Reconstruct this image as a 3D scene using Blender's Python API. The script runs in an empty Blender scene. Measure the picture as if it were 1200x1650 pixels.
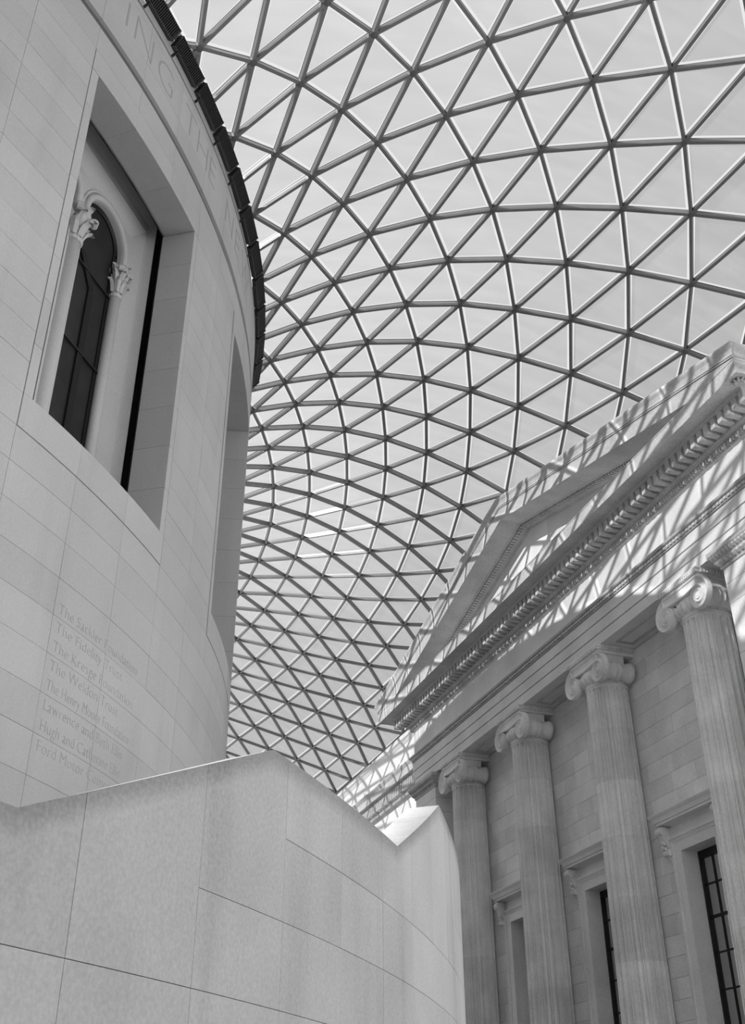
import bpy, bmesh, math, random
from math import sin, cos, pi, radians, hypot, sqrt, atan2, exp, log
from mathutils import Vector, Matrix
S = bpy.context.scene
COL = S.collection
random.seed(7)
# ---------------------------------------------------------------- camera, sky, sun, exposure
# x = right, towards the portico; y = along the portico, away from the camera; z = 0 at eye level
FPX = 1714.57
CR = Vector((0.94281784, -0.33329305, -0.00320378))
CU = Vector((-0.17150333, -0.49334496, 0.85275868))
CF = Vector((0.28579911, 0.80344663, 0.52229529))
cd = bpy.data.cameras.new('camera')
cd.sensor_fit = 'VERTICAL'; cd.sensor_height = 36; cd.lens = FPX/1650*36
cd.clip_start = .05; cd.clip_end = 600
cam = bpy.data.objects.new('camera', cd); COL.objects.link(cam)
cam.matrix_world = Matrix(((CR.x, CU.x, -CF.x, 0), (CR.y, CU.y, -CF.y, 0), (CR.z, CU.z, -CF.z, 0), (0, 0, 0, 1)))
S.camera = cam
W = bpy.data.worlds.new('sky'); S.world = W; W.use_nodes = True
W.node_tree.nodes['Background'].inputs[0].default_value = (1, 1, 1, 1)
W.node_tree.nodes['Background'].inputs[1].default_value = 0.84
SUN_AZ, SUN_EL = 24.0, 25.0
sl = bpy.data.lights.new('sun', 'SUN'); sl.energy = 6.6; sl.angle = radians(.6)
so = bpy.data.objects.new('sun', sl); COL.objects.link(so)
sd = Vector((cos(radians(SUN_AZ))*cos(radians(SUN_EL)), sin(radians(SUN_AZ))*cos(radians(SUN_EL)), -sin(radians(SUN_EL))))
so.rotation_euler = sd.to_track_quat('-Z', 'Y').to_euler(); so.location = (-60, -10, 60)
vs = S.view_settings
vs.view_transform = 'Standard'; vs.look = 'None'; vs.exposure = 0.14; vs.gamma = 1; vs.use_curve_mapping = False

# ---------------------------------------------------------------- materials (all neutral greys: the photograph is black and white)
def newmat(name):
    m = bpy.data.materials.new(name); m.use_nodes = True
    nt = m.node_tree; b = nt.nodes['Principled BSDF']
    return m, nt, b
def nd(nt, t, **kw):
    n = nt.nodes.new(t)
    for k, v in kw.items(): setattr(n, k, v)
    return n
def stone(name, base, mott=.06, grain=.05, obj=.05, bump=.15, mscale=.5, gscale=25, streak=0, rough=.85, stain=0):
    m, nt, b = newmat(name); L = nt.links.new
    geo = nd(nt, 'ShaderNodeNewGeometry'); oi = nd(nt, 'ShaderNodeObjectInfo')
    n1 = nd(nt, 'ShaderNodeTexNoise'); n1.inputs['Scale'].default_value = mscale; n1.inputs['Detail'].default_value = 5
    n2 = nd(nt, 'ShaderNodeTexNoise'); n2.inputs['Scale'].default_value = gscale; n2.inputs['Detail'].default_value = 3
    L(geo.outputs['Position'], n1.inputs['Vector']); L(geo.outputs['Position'], n2.inputs['Vector'])
    def term(sock, amp, prev):
        a = nd(nt, 'ShaderNodeMath', operation='MULTIPLY_ADD')
        L(sock, a.inputs[0]); a.inputs[1].default_value = amp*2
        s = nd(nt, 'ShaderNodeMath', operation='SUBTRACT')
        if prev is None: a.inputs[2].default_value = base
        else: L(prev, a.inputs[2])
        L(a.outputs[0], s.inputs[0]); s.inputs[1].default_value = amp
        return s.outputs[0]
    v = term(n1.outputs['Fac'], mott*2, None)
    v = term(n2.outputs['Fac'], grain*2, v)
    v = term(oi.outputs['Random'], obj, v)
    if streak:
        mp = nd(nt, 'ShaderNodeMapping'); mp.inputs['Scale'].default_value = (2.2, 2.2, .22)
        n3 = nd(nt, 'ShaderNodeTexNoise'); n3.inputs['Scale'].default_value = 1; n3.inputs['Detail'].default_value = 4
        L(geo.outputs['Position'], mp.inputs['Vector']); L(mp.outputs[0], n3.inputs['Vector'])
        mr = nd(nt, 'ShaderNodeMapRange'); mr.inputs['From Min'].default_value = .52; mr.inputs['From Max'].default_value = .75
        L(n3.outputs['Fac'], mr.inputs['Value'])
        a = nd(nt, 'ShaderNodeMath', operation='MULTIPLY_ADD'); L(mr.outputs[0], a.inputs[0]); a.inputs[1].default_value = -streak; L(v, a.inputs[2])
        v = a.outputs[0]
    if stain:   # grime below the coping, carried by the mesh, broken up by noise
        at = nd(nt, 'ShaderNodeAttribute'); at.attribute_name = 'stain'
        p = nd(nt, 'ShaderNodeMath', operation='MULTIPLY'); L(at.outputs['Fac'], p.inputs[0]); L(n1.outputs['Fac'], p.inputs[1])
        a = nd(nt, 'ShaderNodeMath', operation='MULTIPLY_ADD'); L(p.outputs[0], a.inputs[0]); a.inputs[1].default_value = -stain*2; L(v, a.inputs[2])
        v = a.outputs[0]
    cb = nd(nt, 'ShaderNodeCombineColor')
    for i in range(3): L(v, cb.inputs[i])
    L(cb.outputs[0], b.inputs['Base Color'])
    b.inputs['Roughness'].default_value = rough; b.inputs['Specular IOR Level'].default_value = .2
    if bump:
        bp = nd(nt, 'ShaderNodeBump'); bp.inputs['Strength'].default_value = bump; bp.inputs['Distance'].default_value = .02
        L(n2.outputs['Fac'], bp.inputs['Height']); L(bp.outputs[0], b.inputs['Normal'])
    return m
def plain(name, v, rough=.5, metal=0, spec=.5, noise=.0):
    m, nt, b = newmat(name)
    b.inputs['Base Color'].default_value = (v, v, v, 1); b.inputs['Roughness'].default_value = rough
    b.inputs['Metallic'].default_value = metal; b.inputs['Specular IOR Level'].default_value = spec
    if noise:
        n = nd(nt, 'ShaderNodeTexNoise'); n.inputs['Scale'].default_value = 3
        r = nd(nt, 'ShaderNodeMapRange'); r.inputs['To Min'].default_value = v-noise; r.inputs['To Max'].default_value = v+noise
        g = nd(nt, 'ShaderNodeNewGeometry'); c = nd(nt, 'ShaderNodeCombineColor')
        nt.links.new(g.outputs['Position'], n.inputs['Vector']); nt.links.new(n.outputs['Fac'], r.inputs['Value'])
        for i in range(3): nt.links.new(r.outputs[0], c.inputs[i])
        nt.links.new(c.outputs[0], b.inputs['Base Color'])
    return m
M = {}
M['drum'] = stone('drum_limestone', .465, .05, .03, .02, .05, .35, 30, streak=.035)
M['stair'] = stone('stair_limestone', .44, .07, .05, .02, .08, .6, 40, streak=.07, stain=.16)
M['joint'] = stone('mortar_joint', .24, .03, .02, 0, 0)
M['drum_core'] = stone('drum_backing', .26, .03, .02, 0, 0)
M['old_wall'] = stone('old_drum_stucco', .56, .04, .03, 0, .05)
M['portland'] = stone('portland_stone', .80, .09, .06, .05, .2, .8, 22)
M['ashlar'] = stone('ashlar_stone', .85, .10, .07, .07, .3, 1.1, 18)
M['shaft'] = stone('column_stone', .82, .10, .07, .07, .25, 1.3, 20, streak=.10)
M['cornice'] = stone('cornice_stone_shade_tone', .56, .11, .08, .03, .2, 1.2, 16)  # portland stone toned darker, shade put into the base for the soffits
M['floor'] = stone('floor_limestone', .14, .04, .03, .0, 0)
M['steel'] = plain('roof_steel', .17, .3, .0, .5, .03)
M['node'] = plain('node_steel', .11, .5, .0, .4)
M['black'] = plain('black_metal', .01, .45, 0, .4)
M['slat'] = plain('slat_metal', .016, .4, 0, .5)
M['frame'] = plain('sash_paint', .012, .5, 0, .3)
M['letter'] = plain('incised_letter_shade', .36, .9, 0, .1)  # shade of the cut strokes put into the colour of raised letters
M['fine_letter'] = plain('fine_incised_letter_shade', .40, .9, 0, .1)
M['gap'] = plain('dark_gap', .015, .95, 0, .0)
M['leadglass'] = plain('blind_glass', .022, .55, 0, .35, .012)
def glassmat():
    m = bpy.data.materials.new('roof_glass'); m.use_nodes = True
    nt = m.node_tree; nt.nodes.clear(); L = nt.links.new
    out = nd(nt, 'ShaderNodeOutputMaterial')
    tr = nd(nt, 'ShaderNodeBsdfTransparent'); tl = nd(nt, 'ShaderNodeBsdfTranslucent'); gl = nd(nt, 'ShaderNodeBsdfGlossy')
    gl.inputs['Roughness'].default_value = .05
    geo = nd(nt, 'ShaderNodeNewGeometry'); oi = nd(nt, 'ShaderNodeObjectInfo')
    mp = nd(nt, 'ShaderNodeMapping'); mp.inputs['Scale'].default_value = (.5, 2.2, .5); mp.inputs['Rotation'].default_value = (0, 0, .5)
    n = nd(nt, 'ShaderNodeTexNoise'); n.inputs['Scale'].default_value = 1.1; n.inputs['Detail'].default_value = 6
    L(geo.outputs['Position'], mp.inputs['Vector']); L(mp.outputs[0], n.inputs['Vector'])
    a = nd(nt, 'ShaderNodeMapRange'); a.inputs['From Min'].default_value = .3; a.inputs['From Max'].default_value = .75
    a.inputs['To Min'].default_value = .60; a.inputs['To Max'].default_value = .49
    L(n.outputs['Fac'], a.inputs['Value'])
    b = nd(nt, 'ShaderNodeMath', operation='MULTIPLY_ADD'); L(oi.outputs['Random'], b.inputs[0]); b.inputs[1].default_value = .04; L(a.outputs[0], b.inputs[2])
    c = nd(nt, 'ShaderNodeCombineColor')
    for i in range(3): L(b.outputs[0], c.inputs[i])
    L(c.outputs[0], tr.inputs['Color'])
    tl.inputs['Color'].default_value = (.5, .5, .5, 1)
    m1 = nd(nt, 'ShaderNodeMixShader'); m1.inputs[0].default_value = .30; L(tr.outputs[0], m1.inputs[1]); L(tl.outputs[0], m1.inputs[2])
    m2 = nd(nt, 'ShaderNodeMixShader'); m2.inputs[0].default_value = .03; L(m1.outputs[0], m2.inputs[1]); L(gl.outputs[0], m2.inputs[2])
    L(m2.outputs[0], out.inputs['Surface'])
    return m
M['glass'] = glassmat()
def clearmat():
    m = bpy.data.materials.new('clear_glass_margin'); m.use_nodes = True
    nt = m.node_tree; nt.nodes.clear(); L = nt.links.new
    out = nd(nt, 'ShaderNodeOutputMaterial'); tr = nd(nt, 'ShaderNodeBsdfTransparent'); gl = nd(nt, 'ShaderNodeBsdfGlossy')
    gl.inputs['Roughness'].default_value = .03; tr.inputs['Color'].default_value = (.93, .93, .93, 1)
    x = nd(nt, 'ShaderNodeMixShader'); x.inputs[0].default_value = .05
    L(tr.outputs[0], x.inputs[1]); L(gl.outputs[0], x.inputs[2]); L(x.outputs[0], out.inputs['Surface'])
    return m
M['clear'] = clearmat()
def frostmat():
    m = bpy.data.materials.new('frosted_glass'); m.use_nodes = True
    nt = m.node_tree; nt.nodes.clear()
    out = nd(nt, 'ShaderNodeOutputMaterial'); tl = nd(nt, 'ShaderNodeBsdfTranslucent'); tl.inputs['Color'].default_value = (.95, .95, .95, 1)
    nt.links.new(tl.outputs[0], out.inputs['Surface']); return m
M['frost'] = frostmat()
def mirrorglass():
    m = bpy.data.materials.new('window_glass'); m.use_nodes = True
    nt = m.node_tree; b = nt.nodes['Principled BSDF']
    b.inputs['Base Color'].default_value = (.03, .03, .03, 1); b.inputs['Roughness'].default_value = .3
    g = nd(nt, 'ShaderNodeBsdfGlossy'); g.inputs['Roughness'].default_value = .06; g.inputs['Color'].default_value = (.62, .62, .62, 1)
    x = nd(nt, 'ShaderNodeMixShader'); x.inputs[0].default_value = .75
    nt.links.new(b.outputs[0], x.inputs[1]); nt.links.new(g.outputs[0], x.inputs[2])
    nt.links.new(x.outputs[0], nt.nodes['Material Output'].inputs['Surface'])
    return m
M['pane'] = mirrorglass()

# ---------------------------------------------------------------- helpers
class MB:
    def __init__(s): s.v = []; s.f = []
    def add(s, vs, fs):
        o = len(s.v); s.v += [tuple(p) for p in vs]; s.f += [tuple(o+i for i in f) for f in fs]
    def box(s, a, b):
        x0, y0, z0 = a; x1, y1, z1 = b
        s.add([(x0, y0, z0), (x1, y0, z0), (x1, y1, z0), (x0, y1, z0), (x0, y0, z1), (x1, y0, z1), (x1, y1, z1), (x0, y1, z1)],
              [(0, 3, 2, 1), (4, 5, 6, 7), (0, 1, 5, 4), (1, 2, 6, 5), (2, 3, 7, 6), (3, 0, 4, 7)])
    def hexa(s, p):   # 8 points, same order as box
        s.add(p, [(0, 3, 2, 1), (4, 5, 6, 7), (0, 1, 5, 4), (1, 2, 6, 5), (2, 3, 7, 6), (3, 0, 4, 7)])
    def beam(s, p, q, w, h, up=Vector((0, 0, 1))):
        p = Vector(p); q = Vector(q); d = (q-p).normalized(); r = d.cross(up).normalized(); u = r.cross(d)
        c = [(-w/2, -h/2), (w/2, -h/2), (w/2, h/2), (-w/2, h/2)]
        s.hexa([e + r*a + u*b for e in (p, q) for a, b in c])
    def tube(s, pts, rad, n=8, cap=True):
        rings = []
        for i, p in enumerate(pts):
            p = Vector(p); a = Vector(pts[max(i-1, 0)]); b = Vector(pts[min(i+1, len(pts)-1)]); d = (b-a).normalized()
            u = d.cross(Vector((0.3, 0.2, 1))).normalized(); w = d.cross(u); r = rad[i] if isinstance(rad, list) else rad
            rings.append([p + (u*cos(2*pi*k/n) + w*sin(2*pi*k/n))*r for k in range(n)])
        o = [v for r in rings for v in r]; f = []
        for i in range(len(pts)-1):
            for k in range(n): f.append((i*n+k, i*n+(k+1) % n, (i+1)*n+(k+1) % n, (i+1)*n+k))
        if cap: f += [tuple(range(n))[::-1], tuple((len(pts)-1)*n+k for k in range(n))]
        s.add(o, f)
    def lathe(s, prof, c, n=32, axis='z', cap=True):
        o = []; f = []
        for r, h in prof:
            for k in range(n):
                a = 2*pi*k/n
                if axis == 'z': o.append((c[0]+r*cos(a), c[1]+r*sin(a), c[2]+h))
                else: o.append((c[0]+h, c[1]+r*cos(a), c[2]+r*sin(a)))
        for i in range(len(prof)-1):
            for k in range(n): f.append((i*n+k, i*n+(k+1) % n, (i+1)*n+(k+1) % n, (i+1)*n+k))
        if cap: f += [tuple(range(n))[::-1], tuple((len(prof)-1)*n+k for k in range(n))]
        s.add(o, f)
    def loft(s, rows, closed=False):   # rows of equal length point lists
        n = len(rows[0]); o = [p for r in rows for p in r]; f = []
        m = len(rows)
        for i in range(m-1 if not closed else m):
            for k in range(n-1): f.append((i*n+k, i*n+k+1, ((i+1) % m)*n+k+1, ((i+1) % m)*n+k))
        s.add(o, f)
    def mesh(s, name, mat, smooth=False):
        me = bpy.data.meshes.new(name); me.from_pydata([tuple(p) for p in s.v], [], s.f)
        bm = bmesh.new(); bm.from_mesh(me); bmesh.ops.recalc_face_normals(bm, faces=bm.faces); bm.to_mesh(me); bm.free()
        if mat: me.materials.append(mat)
        if smooth:
            for p in me.polygons: p.use_smooth = True
        return me
    def build(s, name, mat, parent=None, smooth=False, kind=None):
        return link(s.mesh(name, mat, smooth), name, parent, kind)
def link(me, name, parent=None, kind=None, loc=None):
    o = bpy.data.objects.new(name, me); COL.objects.link(o)
    if parent: o.parent = parent
    if kind: o['kind'] = kind
    if loc is not None: o.location = loc
    return o
def empty(name, kind=None, loc=None):
    o = bpy.data.objects.new(name, None); COL.objects.link(o); o.empty_display_size = .2
    if kind: o['kind'] = kind
    if loc is not None: o.location = loc
    return o
def tag(o, label, cat, group=None):
    o['label'] = label; o['category'] = cat
    if group: o['group'] = group
    return o
def proj(p):
    p = Vector(p); z = p.dot(CF)
    if z < .1: return None
    return (600+FPX*p.dot(CR)/z, 825-FPX*p.dot(CU)/z)
CX, CY = -16.974, 27.97                      # centre of the drum
R0 = 22.2
def cyl(r, th, z):
    a = radians(th); return (CX+r*cos(a), CY+r*sin(a), z)
FLOOR = -1.65
# ---------------------------------------------------------------- floor and far walls
mb = MB(); mb.box((-160, -160, FLOOR-.3), (160, 160, FLOOR)); fl = mb.build('floor', M['floor'], kind='structure')

# ---------------------------------------------------------------- wall_left: the stone drum
wall_left = empty('wall_left', 'structure', (CX, CY, FLOOR))
wall_left.location = (0, 0, 0)
WC = [-37.1, -18.6]                           # window centres, degrees
def arcbox(mb, r0, r1, t0, t1, z0, z1, seg=3):
    n = seg+1; o = []
    for k in range(n):
        t = t0+(t1-t0)*k/seg
        o += [cyl(r0, t, z0), cyl(r1, t, z0), cyl(r1, t, z1), cyl(r0, t, z1)]
    f = [(0, 1, 2, 3), tuple(4*seg+i for i in (3, 2, 1, 0))]
    for k in range(seg):
        for i in range(4): f.append((4*k+i, 4*k+(i+1) % 4, 4*k+4+(i+1) % 4, 4*k+4+i))
    mb.add(o, f)
core = MB()
RC = 22.135
# full ring below, above and between the windows
arcbox(core, 21.5, RC, -180, 180, FLOOR, 9.33, 120)
arcbox(core, 21.5, RC, -180, 180, 16.62, 17.75, 120)
arcbox(core, 21.5, RC-.12, -180, 180, 17.75, 18.0, 120)
arcbox(core, 21.5, RC, -180, 180, 18.0, 19.74, 120)
segs = [(-180, WC[0]-5.06), (WC[0]+5.06, WC[1]-5.06), (WC[1]+5.06, 180)]
for a, b in segs: arcbox(core, 21.5, RC, a, b, 9.33, 16.62, max(3, int((b-a)/3)))
core.build('backing_wall', M['drum_core'], wall_left, kind='structure' if False else None)
grv = MB(); arcbox(grv, RC-.13, 22.05, -75, 10, 17.752, 18.0, 40); grv.build('recessed_band', M['drum'], wall_left)
# courses
zs = []
k = 0
for k in range(-19, 0): zs.append((8.77+.5658*k, 8.77+.5658*(k+1)))
for k in range(15): zs.append((8.77+.5587*k, 8.77+.5587*(k+1)))
zs.append((17.15, 17.752)); top_rows = [(18.0, 18.56), (18.56, 19.56), (19.56, 19.78)]
PW = 3.68
tcols = [-42.65+PW*k for k in range(-5, 11)]
panels = []
for z0, z1 in zs+top_rows:
    if z1 < FLOOR: continue
    z0 = max(z0, FLOOR)
    for t0 in tcols:
        t1 = t0+PW
        a, b = t0, t1
        if 8.7 < (z0+z1)/2 < 17.15:
            skip = False
            for w in WC:
                lo, hi = w-5.55, w+5.55
                if a >= lo-.3 and b <= hi+.3: skip = True
                elif a < hi and b > hi and a > lo: a = hi
                elif b > lo and a < lo and b < hi: b = lo
            if skip or b-a < .2: continue
        panels.append((a, b, z0, z1))
def score(p):
    c = [proj(cyl(R0, t, z)) for t, z in ((p[0], p[2]), (p[1], p[2]), (p[1], p[3]), (p[0], p[3]))]
    if None in c: return 0
    A = 0
    for i in range(4):
        x0, y0 = c[i]; x1, y1 = c[(i+1) % 4]; A += x0*y1-x1*y0
    cx = sum(q[0] for q in c)/4; cy = sum(q[1] for q in c)/4
    if A <= 0 and False: return 0
    if not(-60 < cx < 430 and -60 < cy < 1310): return 0
    if (p[0]+p[1])/2 > -11.5: return 0
    return abs(A)
panels.sort(key=score, reverse=True)
rest = MB(); J = .0032
for i, (a, b, z0, z1) in enumerate(panels):
    g = degrees_j = math.degrees(J/R0)
    if i < 300 and score((a, b, z0, z1)) > 0:
        mb = MB(); arcbox(mb, RC-.01, R0+random.uniform(-.0015, .0015), a+g, b-g, z0+J*.8, z1-J*.8, 3)
        mb.build('stone_panel', M['drum'], wall_left)
    else: arcbox(rest, RC-.01, R0, a+g, b-g, z0+J, z1-J, 3)
rest.build('stone_panels', M['drum'], wall_left, kind='stuff')
out = MB(); arcbox(out, RC-.02, R0, 16.5, 360-61.2, FLOOR, 17.752, 80); arcbox(out, RC-.02, R0, 16.5, 360-61.2, 18.0, 19.78, 80)
out.build('plain_cladding', M['drum'], wall_left)
cp = MB(); arcbox(cp, 21.5, 22.215, -180, 180, 19.75, 19.79, 160); cp.build('coping_edge', M['joint'], wall_left)

# lettering on the drum, grey standing in for the shade of the incised cuts
def textmesh(txt, size, offset=0.0, extrude=.004):
    cu = bpy.data.curves.new('t', 'FONT'); cu.body = txt; cu.size = size; cu.extrude = extrude; cu.offset = offset
    cu.resolution_u = 3
    o = bpy.data.objects.new('t', cu); COL.objects.link(o)
    dg = bpy.context.evaluated_depsgraph_get(); dg.update()
    me = bpy.data.meshes.new_from_object(o.evaluated_get(dg))
    bpy.data.objects.remove(o); bpy.data.curves.remove(cu)
    return me
def wrap(me, th0, zb, r, name, center=False):
    xs = [v.co.x for v in me.vertices]; off = (min(xs)+max(xs))/2 if center else 0
    for v in me.vertices:
        x = v.co.x-off; z = v.co.y; d = v.co.z
        v.co = cyl(r+d, th0+math.degrees(x/R0), zb+z)
    me.materials.clear(); me.materials.append(M['letter'])
    return link(me, name, wall_left)
LET = [('A', -45.2), ('T', -43.0), ('I', -41.0), ('N', -39.45), ('G', -37.17), ('T', -34.05), ('H', -32.2), ('E', -30.55), ('N', -26.95), ('E', -24.85), ('W', -22.1)]
for ch, th in LET:
    me = textmesh(ch, 1.12, -.028, .003); wrap(me, th, 18.66, R0, 'incised_letter_shade', True)
LINES = ['The Sackler Foundation', 'The Fidelity Trust', 'The Kresge Foundation', 'The Weldon Trust', 'The Henry Moore Foundation', 'Lawrence and Beth Ellis', 'Hugh and Catherine Ellis', 'Ford Motor Company']
for i, t in enumerate(LINES):
    me = textmesh(t, .235, -.006, .003)
    w = max(v.co.x for v in me.vertices)
    sc = (2.35 if i in (0, 2, 4) else 1.9 if i in (1, 3) else 2.2)/w*1.0
    for v in me.vertices: v.co.x *= min(sc, 1.35)
    o = wrap(me, -38.7, 6.575-.283*i, R0, 'inscription_line'); o.data.materials[0] = M['fine_letter']

# ---------------------------------------------------------------- windows in the drum
def make_drum_window(name, tc):
    w = empty(name, 'structure')
    a = radians(tc); n = Vector((cos(a), sin(a), 0)); u = Vector((-sin(a), cos(a), 0)); C = Vector((CX, CY, 0))
    def L0(uu, nn, z): return C + n*nn + u*uu + Vector((0, 0, z))
    t0, t1 = tc-5.05, tc+5.05; f0, f1 = tc-5.53, tc+5.53; g = .018
    # flush stone surround in pieces
    for nm, A, B, z0, z1 in (('sill_stone', f0, f1, 8.77, 9.35), ('head_stone', f0, f1, 16.6, 17.15)):
        k = 3
        for i in range(k):
            mb = MB(); arcbox(mb, RC-.6, R0+.004, A+(B-A)*i/k+(g if i == 0 else .004), A+(B-A)*(i+1)/k-(g if i == k-1 else .004), z0+.012, z1-(.012 if nm == 'head_stone' else 0), 4)
            mb.build(nm, M['drum'], w)
    zz = [9.35+(16.6-9.35)*i/8 for i in range(9)]
    for A, B in ((f0, t0), (t1, f1)):
        for i in range(8):
            mb = MB(); arcbox(mb, 21.5, R0+.004, A+(g if A == f0 else 0), B-(g if B == f1 else 0), zz[i]+.003, zz[i+1]-.003, 1)
            mb.build('jamb_stone', M['drum'], w)
    # near-black sheets painting in the shade of the gap behind the cladding
    mb = MB(); arcbox(mb, 21.48, 21.5, tc-8.5, tc-5.0, 8.0, 19.0, 3); arcbox(mb, 21.48, 21.5, tc+5.0, tc+8.5, 8.0, 19.0, 3)
    arcbox(mb, 21.48, 21.5, tc-8.5, tc+8.5, 16.62, 19, 6); mb.build('gap_shade_sheet', M['gap'], w)
    # old wall: splayed surround
    mb = MB()
    def ring(uu, zt, nn): return [L0(-uu, nn, 8.2),  L0(-uu, nn, zt),  L0(uu, nn, zt),  L0(uu, nn, 8.2)]
    prof = [(1.98, 17.24, 20.5), (1.98, 17.24, 21.18), (1.96, 17.22, 21.2), (1.97, 17.2, 21.19), (1.93, 17.12, 21.11), (1.90, 17.03, 21.04), (1.88, 16.9, 21.01), (1.86, 16.84, 21.015), (1.62, 16.5, 20.82)]
    mb.loft([ring(*p) for p in prof]); mb.build('splayed_surround', M['old_wall'], w)
    mb = MB(); mb.hexa([L0(-3, 20.40, 8),  L0(3, 20.40, 8),  L0(3, 20.44, 8),  L0(-3, 20.44, 8),  L0(-3, 20.40, 19.3),  L0(3, 20.40, 19.3),  L0(3, 20.44, 19.3),  L0(-3, 20.44, 19.3)]); mb.build('gap_shade_back', M['gap'], w)  # near-black panel standing in for the shade deep in the gap
    # tracery wall with two arched lights
    def L(uu, nn, z): return C + n*nn + u*(uu-.12) + Vector((0, 0, z))
    uc, rr, zc = .88, .66, 15.72
    def light(sg):
        pts = []
        for k in range(25):
            q = pi*k/24; pts.append((sg*uc+rr*cos(q), zc+rr*sin(q)))
        return pts
    mb = MB(); nf, nb = 20.82, 20.72
    topz, botz = 16.75, 8.2
    for sg in (-1, 1):
        arc = light(sg); e0, e1 = sg*uc+rr, sg*uc-rr
        lo, hi = min(0, sg*1.75), max(0, sg*1.75)
        for (pa, pb) in zip(arc[:-1], arc[1:]):
            for nn, fl in ((nf, 0),):
                mb.add([L(pa[0], nn, pa[1]), L(pb[0], nn, pb[1]), L(pb[0], nn, topz), L(pa[0], nn, topz)], [(0, 1, 2, 3)])
            mb.add([L(pa[0], nf, pa[1]), L(pb[0], nf, pb[1]), L(pb[0], nb, pb[1]), L(pa[0], nb, pa[1])], [(0, 1, 2, 3)])
        for x0, x1 in ((lo, min(e0, e1)), (max(e0, e1), hi)):
            mb.add([L(x0, nf, botz), L(x1, nf, botz), L(x1, nf, topz), L(x0, nf, topz)], [(0, 1, 2, 3)])
        for e in (e0, e1):
            mb.add([L(e, nf, botz), L(e, nb, botz), L(e, nb, zc), L(e, nf, zc)], [(0, 1, 2, 3)])
    mb.build('tracery_wall', M['old_wall'], w)
    for sg in (-1, 1):   # roll mouldings round the arches
        mb = MB()
        for rad, th, no in ((rr+.08, .075, 20.83), (rr+.2, .03, 20.83)):
            pts = [L(sg*uc+rad*cos(pi*k/28), no, zc+rad*sin(pi*k/28)) for k in range(29)]
            pts = [L(sg*uc+rad, no, zc-.25)]+pts+[L(sg*uc-rad, no, zc-.25)]
            mb.tube(pts, th, 8)
        mb.build('arch_moulding', M['old_wall'], w, True)
    # colonnettes with leafy capitals
    for uu, rad in ((0, .18), (1.60, .11), (-1.60, .11)):
        cn = 20.75 if uu == 0 else 20.78
        mb = MB(); mb.tube([L(uu, cn, 8.2), L(uu, cn, 14.72)], rad, 16); c = mb.build('colonnette', M['old_wall'], w, False)
        for p in c.data.polygons: p.use_smooth = len(p.vertices) == 4
        mb = MB()
        mb.tube([L(uu, cn, 14.66), L(uu, cn, 14.72), L(uu, cn, 14.76)], [rad*1.1, rad*1.25, rad*1.05], 14)
        mb.tube([L(uu, cn, 14.76), L(uu, cn, 15.2), L(uu, cn, 15.42)], [rad*.95, rad*1.15, rad*1.6], 12)
        rn = random.Random(3)
        for tier, (zt, n_, ln) in enumerate(((14.78, 7, .30), (14.98, 7, .30), (15.14, 4, .32))):
            for k in range(n_):
                q = 2*pi*(k+.5*tier)/n_
                d = n*cos(q)+u*sin(q); b0 = L(uu, cn, zt); s_ = d.cross(Vector((0, 0, 1)))
                curl = [(rad*.95, 0, .07), (rad*1.2, ln*.45, .085), (rad*1.5, ln*.8, .075), (rad*2.0, ln*.98, .055), (rad*2.2, ln*.86, .03)]
                rows = [[b0+d*r_+Vector((0, 0, h))-s_*wd*sc, b0+d*(r_+.035)+Vector((0, 0, h)), b0+d*r_+Vector((0, 0, h))+s_*wd*sc] for r_, h, wd in curl for sc in ((1.0,) if rad > .12 else (.7,))]
                mb.loft(rows); mb.loft([[p-d*.02 for p in r] for r in rows])
        for k in range(4):   # corner scrolls
            q = pi/4+k*pi/2; d = n*cos(q)+u*sin(q)
            b0 = L(uu, cn, 15.33)+d*rad*1.95
            mb.tube([b0-d.cross(Vector((0, 0, 1)))*.06, b0+d.cross(Vector((0, 0, 1)))*.06], .085 if rad > .12 else .06, 10)
        mb.tube([L(uu, cn, 15.40), L(uu, cn, 15.48)], rad*1.75, 4)
        mb.build('leaf_capital', M['old_wall'], w)
    # glazing behind
    for sg in (-1, 1):
        mb = MB(); mb.hexa([L(sg*uc-.8, 20.66, 8.2), L(sg*uc+.8, 20.66, 8.2), L(sg*uc+.8, 20.68, 8.2), L(sg*uc-.8, 20.68, 8.2),
                            L(sg*uc-.8, 20.66, 16.6), L(sg*uc+.8, 20.66, 16.6), L(sg*uc+.8, 20.68, 16.6), L(sg*uc-.8, 20.68, 16.6)])
        mb.build('dark_pane', M['leadglass'], w)
        mb = MB()
        pts = [L(sg*uc+.02, 20.7, 8.2), L(sg*uc+.02, 20.7, 14.3), L(sg*uc-.45, 20.7, 14.95)]
        mb.beam(pts[0], pts[1], .17, .05, n); mb.beam(pts[1], pts[2], .17, .05, n)
        mb.build('casement_mullion', M['frame'], w)
        mb = MB()   # dark outer frame
        for x0, x1 in ((sg*uc-.66, sg*uc-.56), (sg*uc+.54, sg*uc+.66)):
            mb.hexa([L(x0, 20.68, 8.2), L(x1, 20.68, 8.2), L(x1, 20.71, 8.2), L(x0, 20.71, 8.2), L(x0, 20.68, zc), L(x1, 20.68, zc), L(x1, 20.71, zc), L(x0, 20.71, zc)])
        mb.tube([L(sg*uc+.6*cos(pi*k/20), 20.69, zc+.6*sin(pi*k/20)) for k in range(21)], .055, 6)
        mb.build('casement_frame', M['frame'], w)
        for z in (14.62, 12.75, 10.75):
            mb = MB(); mb.beam(L(sg*uc-.64, 20.72, z), L(sg*uc+.64, 20.72, z), .035, .035); mb.build('saddle_bar', M['slat'], w)
    return w
make_drum_window('window_1', WC[0]); make_drum_window('window_2', WC[1])

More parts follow.
